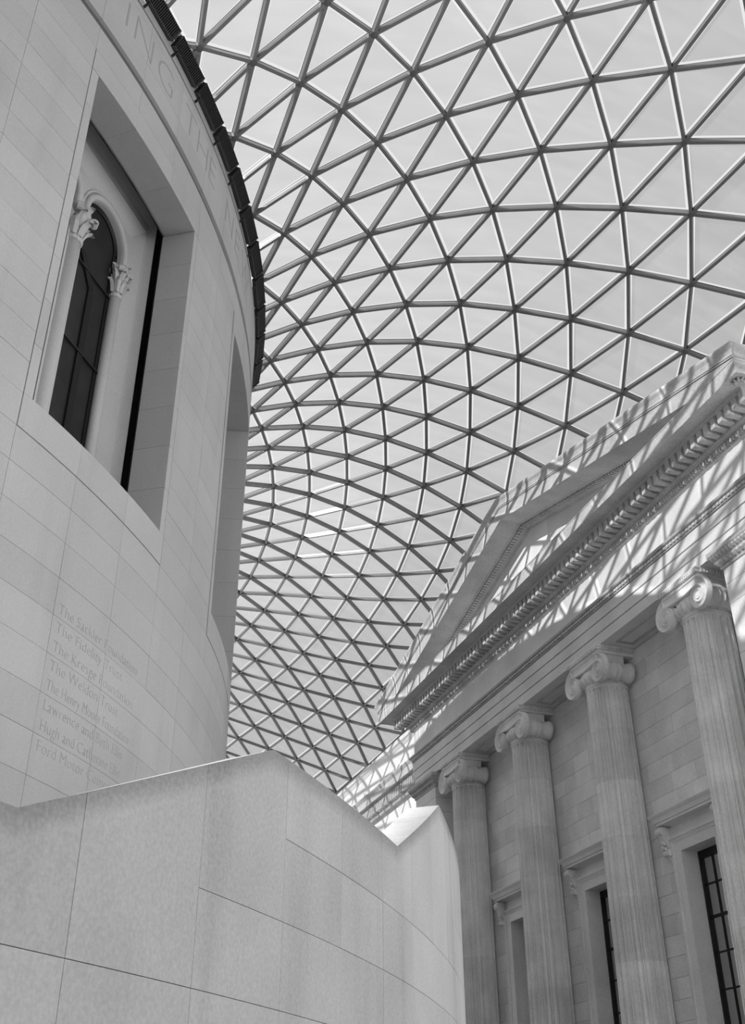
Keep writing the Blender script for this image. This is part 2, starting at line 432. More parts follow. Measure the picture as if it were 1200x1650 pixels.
mb = MB(); arcbox(mb, 22.1, 22.105, -180, 180, 19.78, 20.42, 120); diffuser = mb.build('added_diffuser_ring', M['frost'], kind='structure')  # frosted ring added in the rim gap to stop sun leaking through
mb = MB(); arcbox(mb, 22.0, 22.06, -180, 180, 20.40, 20.9, 120); arcbox(mb, 21.0, 21.06, -180, 180, 19.4, 21.5, 120); mb.build('added_sun_stop_rings', M['cornice'], kind='structure')  # unseen rings added to block stray sun passing over the rim
# roof over the drum (throws the shade on the lower portico) and the vents along its rim
mb = MB(); mb.lathe([(20.5, 19.3), (20.5, 21.6), (20.2, 21.7), (8, 21.9), (0.3, 22.0)], (CX, CY, 0), 72); mb.build('trim_1', M['cornice'], kind='structure')
VL = []
nv = 0
for k in range(-3, 10):
    if proj(cyl(22.4, -37.15+3.05*(k+1), 20.2))[1] < 4: continue
    t0 = -37.15+3.05*k+.04; t1 = t0+3.05-.30
    v = empty('louvred_vent', None, cyl(22.3, (t0+t1)/2, 20.07)); VL.append(v)
    inv = Vector(v.location)
    def P3(r, t, z): return Vector(cyl(r, t, z))-inv
    ri, zi, ro, zo = 22.27, 20.05, 22.47, 20.31
    nx, nz = -(zo-zi), (ro-ri); ln = hypot(nx, nz); nx /= ln; nz /= ln      # normal to the slope, up and inward
    def Q3(s, d, t): return P3(ri+(ro-ri)*s+nx*d, t, zi+(zo-zi)*s+nz*d)
    def obox(mb, s0, s1, d0, d1, a, b):
        mb.hexa([Q3(s0, d0, a), Q3(s1, d0, a), Q3(s1, d0, b), Q3(s0, d0, b), Q3(s0, d1, a), Q3(s1, d1, a), Q3(s1, d1, b), Q3(s0, d1, b)])
    mb = MB(); obox(mb, 0, 1, .05, .12, t0, t1); mb.build('housing', M['black'], v)
    mb = MB(); obox(mb, 0, .09, -.015, .12, t0, t1); mb.build('lower_rail', M['slat'], v)
    mb = MB(); obox(mb, .94, 1.0, -.005, .12, t0, t1); mb.build('upper_rail', M['black'], v)
    mb = MB(); obox(mb, 0, 1, -.015, .12, t1-.12, t1); mb.build('end_cap', M['slat'], v)
    mb = MB(); obox(mb, 0, 1, -.015, .12, t0, t0+.05); mb.build('end_cap', M['slat'], v)
    mb = MB(); ns = 20
    for i in range(ns):
        a = t0+.1+(t1-t0-.2)*(i+.25)/ns; b = a+(t1-t0-.2)/ns*.5
        obox(mb, .1, .93, 0, .05, a, b)
    mb.build('slats', M['slat'], v, kind='stuff')
    for tt, wd in ((t0+.15, .03),):
        mb = MB(); mb.beam(P3(22.12, tt, 19.75), P3(22.29, tt+.25, 20.09), wd, .05); mb.build('prop', M['slat'], v)
ORD = ['first', 'second', 'third', 'fourth', 'fifth', 'sixth', 'seventh', 'eighth', 'ninth', 'tenth', 'eleventh', 'twelfth', 'thirteenth', 'fourteenth', 'fifteenth', 'sixteenth']
for i, v in enumerate(VL):
    tag(v, 'black louvred vent box on the drum rim, %s counting down from the photo top' % ORD[i], 'vent', 'black louvred vents along the rim of the drum')
# ---------------------------------------------------------------- wall_front: the parapet of the curved stair
EA, EB = 26.2, 30.14
def ell(t, z, k=1.0):
    a = radians(t); return (CX+EA*k*cos(a), CY+EB*k*sin(a), z)
TOPP = [(-75, 1.39), (-49.35, 1.39), (-44.48, 2.41), (-38.72, 2.44), (-34.1, 3.46), (-5, 3.46)]
def topz(t):
    for (a, za), (b, zb) in zip(TOPP[:-1], TOPP[1:]):
        if t <= b: return za+(zb-za)*(t-a)/(b-a)
    return TOPP[-1][1]
wall_front = empty('wall_front', 'structure')
TH = .9864
def wedge(mb, t0, t1, z0, z1, k0, k1):
    # curved block between angles; z1 None means up to the coping profile; returns the stain weights
    ts = sorted(set([t0, t1]+[p[0] for p in TOPP if t0 < p[0] < t1]+[t0+(t1-t0)*i/5 for i in range(1, 5)]))
    o = []; wt = []; mid = z1 is None
    for t in ts:
        zt = topz(t) if mid else min(z1, topz(t)-.02)
        zb = min(z0, zt-.2)
        col = [(zb, k0, 0), (zb, k1, 0)]+([(zt-.16, k1, .0), (zt-.05, k1, .8)] if mid else [])+[(zt, k1, 1 if mid else 0), (zt, k0, 0)]
        o += [ell(t, z, k) for z, k, w_ in col]; wt += [w_ for z, k, w_ in col]
    m = len(ts); c = len(col); f = [tuple(range(c)), tuple(c*(m-1)+i for i in range(c-1, -1, -1))]
    for k in range(m-1):
        for i in range(c): f.append((c*k+i, c*k+(i+1) % c, c*k+c+(i+1) % c, c*k+c+i))
    mb.add(o, f); return wt
mb = MB(); 
n_ = 120; o_ = []
for i in range(n_+1):
    t = -74.9+69.8*i/n_; o_ += [ell(t, FLOOR, TH+.0004), ell(t, FLOOR, .9992), ell(t, topz(t)-.03, .9992), ell(t, topz(t)-.03, TH+.0004)]
mb.add(o_, [(4*k+i, 4*k+(i+1) % 4, 4*k+4+(i+1) % 4, 4*k+4+i) for k in range(n_) for i in range(4)]); mb.build('backing_wall', M['joint'], wall_front)
H4 = [2.41, 1.868, 1.336, .812, .285, -.245, -.775, FLOOR]
col0 = -44.0
def tcol(k): return col0+2.13*k if k >= 0 else (-44.0+2.205*k)
for k in range(-13, 18):
    a, b = tcol(k), tcol(k+1)
    if a < -74 : continue
    if k < -1: hs = [None]+H4[3:]
    elif k == -1: hs = [None]+H4[2:]
    elif b < -33.2: hs = [None]+H4[1:]
    else: hs = [None]+H4[0:]
    if topz((a+b)/2) < 1.45: hs = [None]+H4[3:]
    for zt, zb in zip(hs[:-1], hs[1:]):
        if zt is not None and zt <= FLOOR: continue
        g = .003
        mb = MB(); wt = wedge(mb, a+g, b-g, zb+.002, zt-.002 if zt is not None else None, TH, 1+random.uniform(-.00003, .00003))
        o = mb.build('stone_panel', M['stair'], wall_front)
        at = o.data.attributes.new('stain', 'FLOAT', 'POINT')
        for i, w_ in enumerate(wt): at.data[i].value = w_

# ---------------------------------------------------------------- the portico: blocks, windows, anta piers
YC = 28.45; HW = 11.45; XF = 16.0; XW = 17.18; SP = 5.1
wall_right = empty('wall_right', 'structure')
colY = [YC+SP*k for k in (-1.5, -.5, .5, 1.5)]
winY = [YC-SP, YC, YC+SP]
AI = 37.85-YC                                   # inner face of the anta piers from the centre
mb = MB()
edges = [YC-AI-.05]+[e for y in winY for e in (y-.86, y+.86)]+[YC+AI+.05]
for a, b in zip(edges[0::2], edges[1::2]): mb.box((XW+.04, a, FLOOR), (XW+.9, b, 13.1))
for y in winY:
    mb.box((XW+.04, y-.86, 7.08), (XW+.9, y+.86, 13.1)); mb.box((XW+.04, y-.86, FLOOR), (XW+.9, y+.86, .4))
mb.build('backing_wall', M['joint'], wall_right)
CH = .505
nblk = 0; restb = MB()
for r in range(-2, 29):
    z0 = -.52+CH*r; z1 = min(z0+CH, 13.08)
    if z0 < FLOOR: z0 = FLOOR
    if z1 <= z0 or z0 > 13.05: continue
    y = YC-AI+(-.37 if r % 2 else -.8)
    while y < YC+AI:
        L_ = random.choice((.72, .95, 1.1, 1.25)); y1 = y+L_
        a, b = max(y, YC-AI), min(y1, YC+AI); y = y1
        spans = [(a, b)]
        if z0 < 7.35:
            for wy in winY:
                ns = []
                for p, q in spans:
                    lo, hi = wy-1.15, wy+1.15
                    if z1 < .3: lo = hi = wy
                    if q <= lo or p >= hi: ns.append((p, q))
                    else:
                        if p < lo: ns.append((p, lo))
                        if q > hi: ns.append((hi, q))
                spans = ns
        for p, q in spans:
            if q-p < .06: continue
            mid = (p+q)/2
            hid = any(abs(mid-(cy_+.0)*1.0) < .55 for cy_ in colY)
            pr = proj((XW, mid, (z0+z1)/2))
            vis = z1 > 2.5 and not hid and pr[0] < 1240 and pr[1] < 1700
            d = random.uniform(0, .006)
            bx = ((XW-d, p+.004, z0+.004), (XW+.05, q-.004, z1-.004))
            if vis and nblk < 300:
                mb = MB(); mb.box(*bx); mb.build('stone_block', M['ashlar'], wall_right); nblk += 1
            else: restb.box(*bx)
restb.build('stone_blocks', M['ashlar'], wall_right, kind='stuff')

def facade_window(name, y):
    w = empty(name, 'structure')
    b = MB()   # architrave in three pieces, with a stepped outer edge
    for s in (-1, 1):
        lo, hi = sorted((y+s*.75, y+s*1.15)); m_ = MB(); m_.box((XW-.06, lo, .3), (XW+.1, hi, 7.25))
        lo, hi = sorted((y+s*1.07, y+s*1.152)); m_.box((XW-.10, lo, .3), (XW+.09, hi, 7.249)); m_.build('jamb_architrave', M['portland'], w)
    m_ = MB(); m_.box((XW-.06, y-.75, 6.98), (XW+.1, y+.75, 7.25)); m_.build('lintel', M['portland'], w)
    m_ = MB(); m_.box((XW-.08, y-1.15, 7.25), (XW+.1, y+1.15, 7.29)); m_.box((XW-.10, y-1.16, 7.29), (XW+.1, y+1.16, 7.33)); m_.box((XW-.13, y-1.17, 7.33), (XW+.1, y+1.17, 7.38))
    m_.box((XW-.03, y-1.15, 7.38), (XW+.1, y+1.15, 7.66)); m_.build('lintel_moulding', M['portland'], w)
    for s in (-1, 1):   # deep reveals
        lo, hi = sorted((y+s*.75, y+s*.9)); m_ = MB(); m_.box((XW+.1, lo, .5), (XW+.75, hi, 6.98)); m_.build('reveal', M['portland'], w)
    m_ = MB(); m_.box((XW+.1, y-.75, 6.98), (XW+.75, y+.75, 7.1)); m_.build('soffit', M['portland'], w)
    m_ = MB(); m_.box((XW-.2, y-.95, .28), (XW+.75, y+.95, .55)); m_.build('sill', M['portland'], w)
    # hood on scrolled consoles
    prof = [(0, 7.66), (.06, 7.66), (.10, 7.70), (.36, 7.70), (.36, 7.76), (.40, 7.77), (.41, 7.80), (.44, 7.86), (.50, 7.92), (.52, 7.95), (.52, 7.97), (0, 8.03)]
    m_ = MB(); hw = .92
    m_.loft([[(XW+.05, y-hw-o, z), (XW-o, y-hw-o, z), (XW-o, y+hw+o, z), (XW+.05, y+hw+o, z)] for o, z in prof]); m_.build('hood', M['portland'], w)
    for s in (-1, 1):
        cy = y+s*1.27; m_ = MB()
        sp = []
        for k in range(17):   # S-shaped bracket side profile
            q = k/16; sp.append((.30-.20*q+.05*sin(q*2*pi), 7.68-.78*q))
        rows = []
        for dy in (-.10, .10):
            rows.append([(XW-x, cy+dy, z) for x, z in sp])
        m_.loft(rows); 
        for dy in (-.10, .10):
            o = [(XW-x, cy+dy, z) for x, z in sp]+[(XW+.02, cy+dy, 6.90), (XW+.02, cy+dy, 7.68)]
            m_.add(o, [tuple(range(len(o)))])
        m_.tube([(XW-.25, cy-.13, 7.56), (XW-.25, cy+.13, 7.56)], .115, 14)
        m_.tube([(XW-.26, cy-.14, 7.56), (XW-.26, cy+.14, 7.56)], .05, 10)
        m_.tube([(XW-.11, cy-.12, 7.02), (XW-.11, cy+.12, 7.02)], .085, 12)
        for k in range(5):   # leaf on the front of the bracket
            q = k/4; m_.tube([(XW-.17-.03*sin(q*pi), cy-.05+.1*(k % 2), 7.38-.26*q), (XW-.22-.03*sin(q*pi), cy-.03+.06*(k % 2), 7.36-.26*q)], .045, 6)
        m_.tube([(XW-.06, cy, 6.93), (XW-.03, cy, 6.80)], [.07, .02], 8)
        m_.build('console', M['portland'], w)
    # sash
    X0 = XW+.48
    m_ = MB()
    for a, b_ in ((y-.76, y-.67), (y+.67, y+.76)): m_.box((X0-.04, a, .5), (X0+.12, b_, 6.98))
    m_.box((X0-.04, y-.67, 6.80), (X0+.12, y+.67, 6.98)); m_.build('sash_frame', M['frame'], w)
    rows = [6.80, 6.13, 5.33, 4.48, 3.63, 2.78, 1.93, 1.08, .5]
    cols = [y-.67, y-.223, y+.223, y+.67]
    for z in rows[1:-1]:
        h = .035 if z == 5.33 else .017
        m_ = MB(); m_.box((X0-.01, y-.67, z-h), (X0+.05, y+.67, z+h)); m_.build('meeting_rail' if z == 5.33 else 'glazing_bar', M['frame'], w)
    for cc in cols[1:-1]:
        m_ = MB(); m_.box((X0-.005, cc-.018, .5), (X0+.045, cc+.018, 6.80)); m_.build('mullion_bar', M['frame'], w)
    for i in range(len(rows)-1):
        for j in range(3):
            m_ = MB(); m_.box((X0+.025, cols[j], rows[i+1]), (X0+.035, cols[j+1], rows[i])); m_.build('pane', M['pane'], w)
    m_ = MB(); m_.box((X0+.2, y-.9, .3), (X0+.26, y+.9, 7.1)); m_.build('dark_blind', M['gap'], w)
for i, y in enumerate(winY): facade_window('window_%d' % (i+3), y)

def sweep(mb, prof, hw, yc, xf, xback):
    # profile (out, z) carried along the front and both returns, mitred
    mb.loft([[(xback, yc-hw-o, z), (xf-o, yc-hw-o, z), (xf-o, yc+hw+o, z), (xback, yc+hw+o, z)] for o, z in prof])
XB = 19.3
# anta piers at both ends of the portico
for s, where in ((1, 'left of the leftmost fluted column'), (-1, 'right of the rightmost fluted column')):
    p = empty('anta_pier', None, (XF, YC+s*(AI+HW)/2, FLOOR)); o = Vector(p.location)
    tag(p, 'square stone pier with carved capital '+where, 'pier')
    lo, hi = sorted((YC+s*AI, YC+s*HW))
    edges = [FLOOR, 1.2]+[1.2+1.3*k for k in range(1, 9)]+[12.14, 12.55]
    edges = sorted(e for e in edges if e < 12.6)
    for z0, z1 in zip(edges[:-1], edges[1:]):
        if z1-z0 < .1: continue
        m_ = MB(); m_.box((XF+.02-o.x, lo-o.y, z0+.006-o.z), (XB-o.x, hi-o.y, z1-.006-o.z)); m_.build('pier_block', M['portland'], p)
    m_ = MB(); m_.box((XF+.04-o.x, lo+.02-o.y, 0), (XB-o.x, hi-.02-o.y, 12.5-o.z)); m_.build('pier_core', M['joint'], p)
    prof = [(0, 12.55), (.03, 12.56), (.05, 12.60), (.03, 12.63), (.05, 12.64), (.13, 12.73), (.14, 12.76), (.14, 12.79), (.16, 12.80), (.20, 12.88), (.24, 12.93), (.25, 12.94), (.25, 13.06), (0, 13.08)]
    m_ = MB(); yc = (lo+hi)/2; hw = (hi-lo)/2
    m_.loft([[(XB-o.x, yc-hw-a-o.y, z-o.z), (XF+.02-a-o.x, yc-hw-a-o.y, z-o.z), (XF+.02-a-o.x, yc+hw+a-o.y, z-o.z), (XB-o.x, yc+hw+a-o.y, z-o.z)] for a, z in prof]); m_.build('pier_capital', M['cornice'], p)
    m_ = MB()
    for zz, out, h, pitch in ((12.70, .10, .10, .155), (12.86, .19, .10, .125)):   # egg and leaf carving
        n_ = int((hi-lo+2*out)/pitch)
        for k in range(n_):
            yy = lo-out+(k+.5)*(hi-lo+2*out)/n_-o.y
            m_.tube([(XF+.02-out-o.x, yy, zz+h/2-o.z), (XF-.005-out-o.x, yy, zz-o.z), (XF+.035-out-o.x, yy, zz-h/2-o.z)], [.05, .052, .02], 6)
        for side in (lo-out, hi+out):
            for k in range(8):
                xx = XF+.1+k*pitch-o.x
                m_.tube([(xx, side-o.y, zz+h/2-o.z), (xx, side-o.y, zz-h/2-o.z)], [.05, .02], 6)
    m_.build('egg_carving', M['cornice'], p, kind='stuff')

# portico ceiling between architrave and wall
cl = empty('ceiling', 'structure')
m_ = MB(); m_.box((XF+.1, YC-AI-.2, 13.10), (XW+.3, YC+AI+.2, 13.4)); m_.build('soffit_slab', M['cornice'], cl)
for k in range(3):
    y0, y1 = colY[k]+1.25, colY[k+1]-1.25
    for x0, x1, ya, yb in ((16.35, 16.43, y0, y1), (16.85, 16.93, y0, y1), (16.43, 16.85, y0, y0+.08), (16.43, 16.85, y1-.08, y1)):
        m_ = MB(); m_.box((x0, ya, 13.05), (x1, yb, 13.12)); m_.build('soffit_moulding', M['cornice'], cl)
cl.name = 'trim_2'

# ---------------------------------------------------------------- columns
def shaft_r(z):
    q = min(1, max(0, (z-FLOOR)/(12.1-FLOOR))); return .69-.075*q**1.6
JZ = [FLOOR+.5, -.1, 1.37, 2.87, 4.44, 6.05, 7.66, 9.2, 10.74, 12.02]
def shaft_drum(z0, z1, base):
    mb = MB(); nf = 20; rows = []
    n_ = 3; topflute = z1 > 11.9
    zz = [z0+.0012+(z1-z0-.0024)*i/n_ for i in range(n_+1)]
    if topflute: zz = [z0+.0012, 11.2, 11.86, 11.93, 11.97, z1-.001]
    for z in zz:
        R = shaft_r(z); row = []
        dep = .155
        if topflute and z > 11.9: dep = {11.93: .08, 11.97: .0}.get(z, 0)
        for k in range(nf):
            a0 = 2*pi*k/nf; w = 2*pi/nf
            for q, d in ((-.5, 0), (-.43, 0), (-.38, .55), (-.2, .93), (0, 1), (.2, .93), (.38, .55), (.43, 0)):
                r = R-dep*d; a = a0+q*w; row.append((r*cos(a), r*sin(a), z-base))
        row.append(row[0]); rows.append(row)
    mb.loft(rows); n = len(rows[0])-1
    mb.add([p for p in rows[-1][:-1]], [tuple(range(n))])
    return mb
CX0 = XF+.64
shaft_meshes = [shaft_drum(a, b, FLOOR).mesh('shaft_drum', M['shaft']) for a, b in zip(JZ[:-1], JZ[1:])]
RV, KV = .52, .52                              # outer radius at the top of the scroll, shrink per turn
def volute_mesh(sy):
    # spiral scroll in the y-z plane facing -x, unwinding from the top outwards to the sy side
    mb = MB(); nr, nt = 44, 80; rows = []
    def pt(r, ph, x): return (x, sy*r*sin(ph), r*cos(ph))
    for i in range(nr+1):
        row = []
        for k in range(nt+1):
            ph = 2*pi*k/nt; R = RV*KV**(ph/(2*pi)); r = R*(i/nr)**1.5
            if r < .07: h = .04+.022*sqrt(max(0, 1-(r/.07)**2))
            else:
                q = (log(r/RV)/log(KV)-ph/(2*pi)) % 1.0
                h = .062-.075*min(1, r/.2)*sin(pi*min(1, max(0, (q-.1)/.8)))**.7 if .1 < q < .9 else .062
            if i == nr: h = .05
            row.append(pt(r, ph, -h))
        rows.append(row)
    rows.append([pt(RV*KV**(k/nt), 2*pi*k/nt, .10) for k in range(nt+1)])
    mb.loft(rows)
    return mb.mesh('volute', M['shaft'], True)
VOL = {1: volute_mesh(1), -1: volute_mesh(-1)}
def canalis_mesh():
    # channelled band joining the scrolls: flat on top, sagging beneath (z measured from the scroll eyes)
    mb = MB(); n = 24; T = []; B = []
    for k in range(n+1):
        y = -.75+1.5*k/n; q = y/.75
        T.append((y, .52)); B.append((y, .27-.07*(1-q*q)))
    def row(x, t): return [(x, T[k][0], T[k][1]*(1-t)+B[k][1]*t) for k in range(n+1)]
    mb.loft([row(.9, 0), row(-.05, 0), row(-.062, .03), row(-.062, .10), row(-.02, .2), row(-.003, .5), row(-.02, .8), row(-.062, .9), row(-.062, .97), row(-.05, 1), row(.9, 1)])
    for k in (0, n): mb.add([(x, T[k][0], z) for x, z in ((-.06, T[k][1]), (.9, T[k][1]), (.9, B[k][1]), (-.06, B[k][1]))], [(0, 1, 2, 3)])
    return mb.mesh('canalis', M['shaft'], False)
CAN = canalis_mesh()
def roll_mesh():
    mb = MB()
    prof = [(.37, .05), (.33, .12), (.27, .25), (.235, .38), (.285, .44), (.285, .47), (.25, .49), (.25, .57), (.285, .59), (.285, .62), (.235, .68), (.25, .82), (.29, .95), (.31, 1.05)]
    mb.lathe(prof, (0, 0, 0), 28, 'x'); return mb.mesh('side_roll', M['shaft'], True)
ROLL = roll_mesh()
def echinus_mesh():
    mb = MB(); mb.lathe([(.58, 0), (.63, .0), (.645, .03), (.62, .06), (.65, .12), (.71, .22), (.72, .32), (.70, .48), (.6, .6)], (0, 0, 0), 48); return mb.mesh('echinus', M['shaft'], True)
ECH = echinus_mesh()
def egg_mesh():
    mb = MB()
    for k in range(24):
        a = 2*pi*(k+.5)/24
        mb.tube([(.72*cos(a), .72*sin(a), .40), (.715*cos(a), .715*sin(a), .26), (.65*cos(a), .65*sin(a), .10)], [.07, .08, .03], 8)
    return mb.mesh('egg_carving', M['shaft'], True)
EGG = egg_mesh()
def abacus_mesh():
    mb = MB()
    for a, b, w in ((-.05, .03, .84), (.03, .12, .88), (.12, .16, .92)):
        mb.box((-.70-(w-.84), -w, a), (.62, w, b))
    return mb.mesh('abacus', M['shaft'])
ABA = abacus_mesh()
def leaf_mesh():
    mb = MB()
    for k in range(22):
        y = -.9+1.8*(k+.5)/22; mb.box((-.785, y-.024, .025), (-.7, y+.024, .12))
    for k in range(13):
        x = -.66+1.2*(k+.5)/13
        for s in (-1, 1): mb.box((x-.025, s*.88-.045, .025), (x+.025, s*.88+.045, .12))
    return mb.mesh('leaf_carving', M['shaft'])
LEAF = leaf_mesh()
def base_mesh():
    mb = MB(); mb.lathe([(.95, 0), (.98, .08), (.95, .16), (.86, .18), (.82, .26), (.84, .30), (.88, .36), (.84, .42), (.74, .44), (.70, .5)], (0, 0, 0), 40); return mb.mesh('base', M['shaft'], True)
BASE = base_mesh()
names = ['rightmost of the four', 'second from the right', 'third from the right', 'leftmost, just behind the stair parapet']
for y, nm in zip(colY, names):
    c = empty('fluted_column', None, (CX0, y, FLOOR))
    tag(c, 'fluted stone column with scrolled capital, '+nm, 'column', 'columns of the portico')
    for me in shaft_meshes: link(me, 'shaft_drum', c)
    link(BASE, 'base', c)
    zc = 12.35-FLOOR
    e = link(ECH, 'echinus', c, loc=(0, 0, 12.02-FLOOR)); link(EGG, 'egg_carving', e, kind='stuff')
    link(CAN, 'canalis', c, loc=(-.68, 0, zc))
    for s in (1, -1):
        link(VOL[s], 'volute', c, loc=(-.68, s*.735, zc)); link(ROLL, 'side_roll', c, loc=(-.68, s*.745, zc))
    a = link(ABA, 'abacus', c, loc=(0, 0, 12.92-FLOOR)); link(LEAF, 'leaf_carving', a, kind='stuff')

# ---------------------------------------------------------------- entablature
ent = empty('entablature', None, (XF, YC, 13.08)); EO = Vector(ent.location)
tag(ent, 'long carved stone beam with block cornice carried on the fluted columns', 'entablature')
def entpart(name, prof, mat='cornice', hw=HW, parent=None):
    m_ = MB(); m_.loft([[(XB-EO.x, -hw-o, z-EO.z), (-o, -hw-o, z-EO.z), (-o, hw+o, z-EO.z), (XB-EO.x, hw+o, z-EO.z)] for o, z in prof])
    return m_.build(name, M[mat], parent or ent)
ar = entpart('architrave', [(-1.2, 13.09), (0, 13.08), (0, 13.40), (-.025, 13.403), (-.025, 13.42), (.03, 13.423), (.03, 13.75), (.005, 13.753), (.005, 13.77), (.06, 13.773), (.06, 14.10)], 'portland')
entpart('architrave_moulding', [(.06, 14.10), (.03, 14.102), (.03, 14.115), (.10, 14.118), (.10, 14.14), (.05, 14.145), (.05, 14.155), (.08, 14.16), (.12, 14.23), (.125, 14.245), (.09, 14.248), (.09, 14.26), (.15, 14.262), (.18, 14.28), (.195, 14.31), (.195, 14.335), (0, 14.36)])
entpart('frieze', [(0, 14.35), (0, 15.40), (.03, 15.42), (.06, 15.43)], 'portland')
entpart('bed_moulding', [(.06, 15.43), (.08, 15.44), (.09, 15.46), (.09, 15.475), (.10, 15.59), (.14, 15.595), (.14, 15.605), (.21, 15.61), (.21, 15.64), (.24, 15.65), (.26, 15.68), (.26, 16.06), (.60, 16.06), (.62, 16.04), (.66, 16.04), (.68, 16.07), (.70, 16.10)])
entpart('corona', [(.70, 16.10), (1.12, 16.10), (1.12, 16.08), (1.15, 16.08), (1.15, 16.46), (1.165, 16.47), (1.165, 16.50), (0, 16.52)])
m_ = MB()   # small leaf and bead carving, too fine to pick apart
n_ = 150
for k in range(n_):
    y = -HW+2*HW*(k+.5)/n_
    m_.box((-.145, y-.05, 14.165-EO.z), (-.06, y+.05, 14.235-EO.z))
for k in range(200):
    y = -HW-.1+(2*HW+.2)*(k+.5)/200
    m_.box((-.16, y-.035, 15.475-EO.z), (-.08, y+.035, 15.59-EO.z))
for k in range(240):
    y = -HW-.6+(2*HW+1.2)*(k+.5)/240
    m_.box((-.675, y-.03, 16.02-EO.z), (-.62, y+.03, 16.07-EO.z))
for s in (-1, 1):
    for k in range(24):
        x = (k+.5)*.14; m_.box((x-.04, s*(HW+.12)-.04, 15.475-EO.z), (x+.04, s*(HW+.12)+.04, 15.59-EO.z))
m_.build('bead_carving', M['cornice'], ent, kind='stuff')
mm = MB(); mm.box((-.40, -.085, 0), (.0, .085, .36)); mod_me = mm.mesh('modillion', M['cornice'])
mm2 = MB(); mm2.box((-.085, -.40, 0), (.085, 0, .36)); mod_me2 = mm2.mesh('modillion', M['cornice'])
P_ = .2935; nmod = int((HW+.62)/P_)
for k in range(-nmod, nmod+1):
    y = (k+.0)*P_
    link(mod_me, 'modillion', ent, loc=(-.26, y, 15.72-EO.z))
for k in range(9):
    link(mod_me2, 'modillion', ent, loc=(.1+k*P_, -(HW+.24), 15.72-EO.z))

m_ = MB()   # carved rosette under the near corner of the cornice
c_ = Vector((-.87, -(HW+.87), 16.09-EO.z))
for k in range(8):
    a_ = 2*pi*k/8; d_ = Vector((cos(a_), sin(a_), 0)); m_.tube([c_+d_*.03+Vector((0, 0, -.05)), c_+d_*.10+Vector((0, 0, -.06)), c_+d_*.17], [.03, .045, .015], 6)
m_.lathe([(.01, -.09), (.05, -.07), (.06, 0)], c_, 10); m_.build('soffit_rosette', M['cornice'], ent)

# ---------------------------------------------------------------- pediment
ped = empty('pediment', None, (XF, YC, 16.54)); PO = Vector(ped.location)
tag(ped, 'low triangular stone gable with raking cornice on top of the portico', 'pediment')
ZA, SL, LE = 19.12, .243, HW+1.12
def zs_(dy): return ZA-SL*abs(dy)
def rake(name, prof, mat='cornice', clamp=True):
    m_ = MB(); rows = []
    for o, dz in prof:
        row = []
        le = HW+max(o, 0)+.02
        zmin = 16.505
        st = [-le, -le*.75, -le*.5, -le*.25, 0, le*.25, le*.5, le*.75, le]
        ex = (ZA+dz-zmin)/SL
        if clamp and ex < le: st = sorted(st+[-ex, ex])
        else: st = sorted(st+[-le*.9, le*.9])
        for dy in st:
            z = zs_(dy)+dz
            if clamp: z = max(z, zmin)
            row.append((-o, dy, z-PO.z))
        rows.append(row)
    m_.loft(rows); return m_.build(name, M[mat], ped)
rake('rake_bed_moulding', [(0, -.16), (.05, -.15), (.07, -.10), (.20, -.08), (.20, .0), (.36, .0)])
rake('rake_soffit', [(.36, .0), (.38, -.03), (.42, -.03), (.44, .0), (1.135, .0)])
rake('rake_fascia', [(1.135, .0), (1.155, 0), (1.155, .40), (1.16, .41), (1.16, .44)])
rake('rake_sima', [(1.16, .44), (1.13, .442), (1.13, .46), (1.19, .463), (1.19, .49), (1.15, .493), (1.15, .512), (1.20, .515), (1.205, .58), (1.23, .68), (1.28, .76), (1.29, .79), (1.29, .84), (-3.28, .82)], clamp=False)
m_ = MB()
for k in range(150):
    dy = -10.2+20.4*(k+.5)/150; z = zs_(dy)-.115
    a_, b_ = dy-.04, dy+.04
    za, zb_ = zs_(a_)-PO.z, zs_(b_)-PO.z
    m_.hexa([(-.35, a_, za-.09), (-.18, a_, za-.09), (-.18, b_, zb_-.09), (-.35, b_, zb_-.09), (-.35, a_, za+.02), (-.18, a_, za+.02), (-.18, b_, zb_+.02), (-.35, b_, zb_+.02)])
m_.build('rake_dentils', M['cornice'], ped, kind='stuff')
ext = (ZA-16.54)/SL
m_ = MB(); nb_ = 9
edges_ = [-ext+2*ext*i/nb_ for i in range(nb_+1)]
for a, b in zip(edges_[:-1], edges_[1:]):
    m_ = MB()
    pts = [(a+.003, 16.54), (b-.003, 16.54), (b-.003, max(16.541, zs_(b)-.02))]+([(0, ZA-.02)] if a < 0 < b else [])+[(a+.003, max(16.541, zs_(a)-.02))]
    k = len(pts); m_.add([(0, y, z-PO.z) for y, z in pts]+[(.4, y, z-PO.z) for y, z in pts], [tuple(range(k)), tuple(range(2*k-1, k-1, -1))]+[(i, (i+1) % k, k+(i+1) % k, k+i) for i in range(k)])
    m_.build('tympanum_slab', M['portland'], ped)
for s in (-1, 1):   # side returns of the gutter moulding
    m_ = MB(); prof = [(1.15, -.03), (1.15, .0), (1.18, .03), (1.19, .05), (1.20, .10), (1.24, .22), (1.28, .29), (1.29, .31), (1.29, .36), (0, .38)]
    m_.loft([[(-o, s*(HW+o), z), (XB-XF, s*(HW+o), z)] for o, z in prof]); m_.build('side_gutter', M['cornice'], ped)

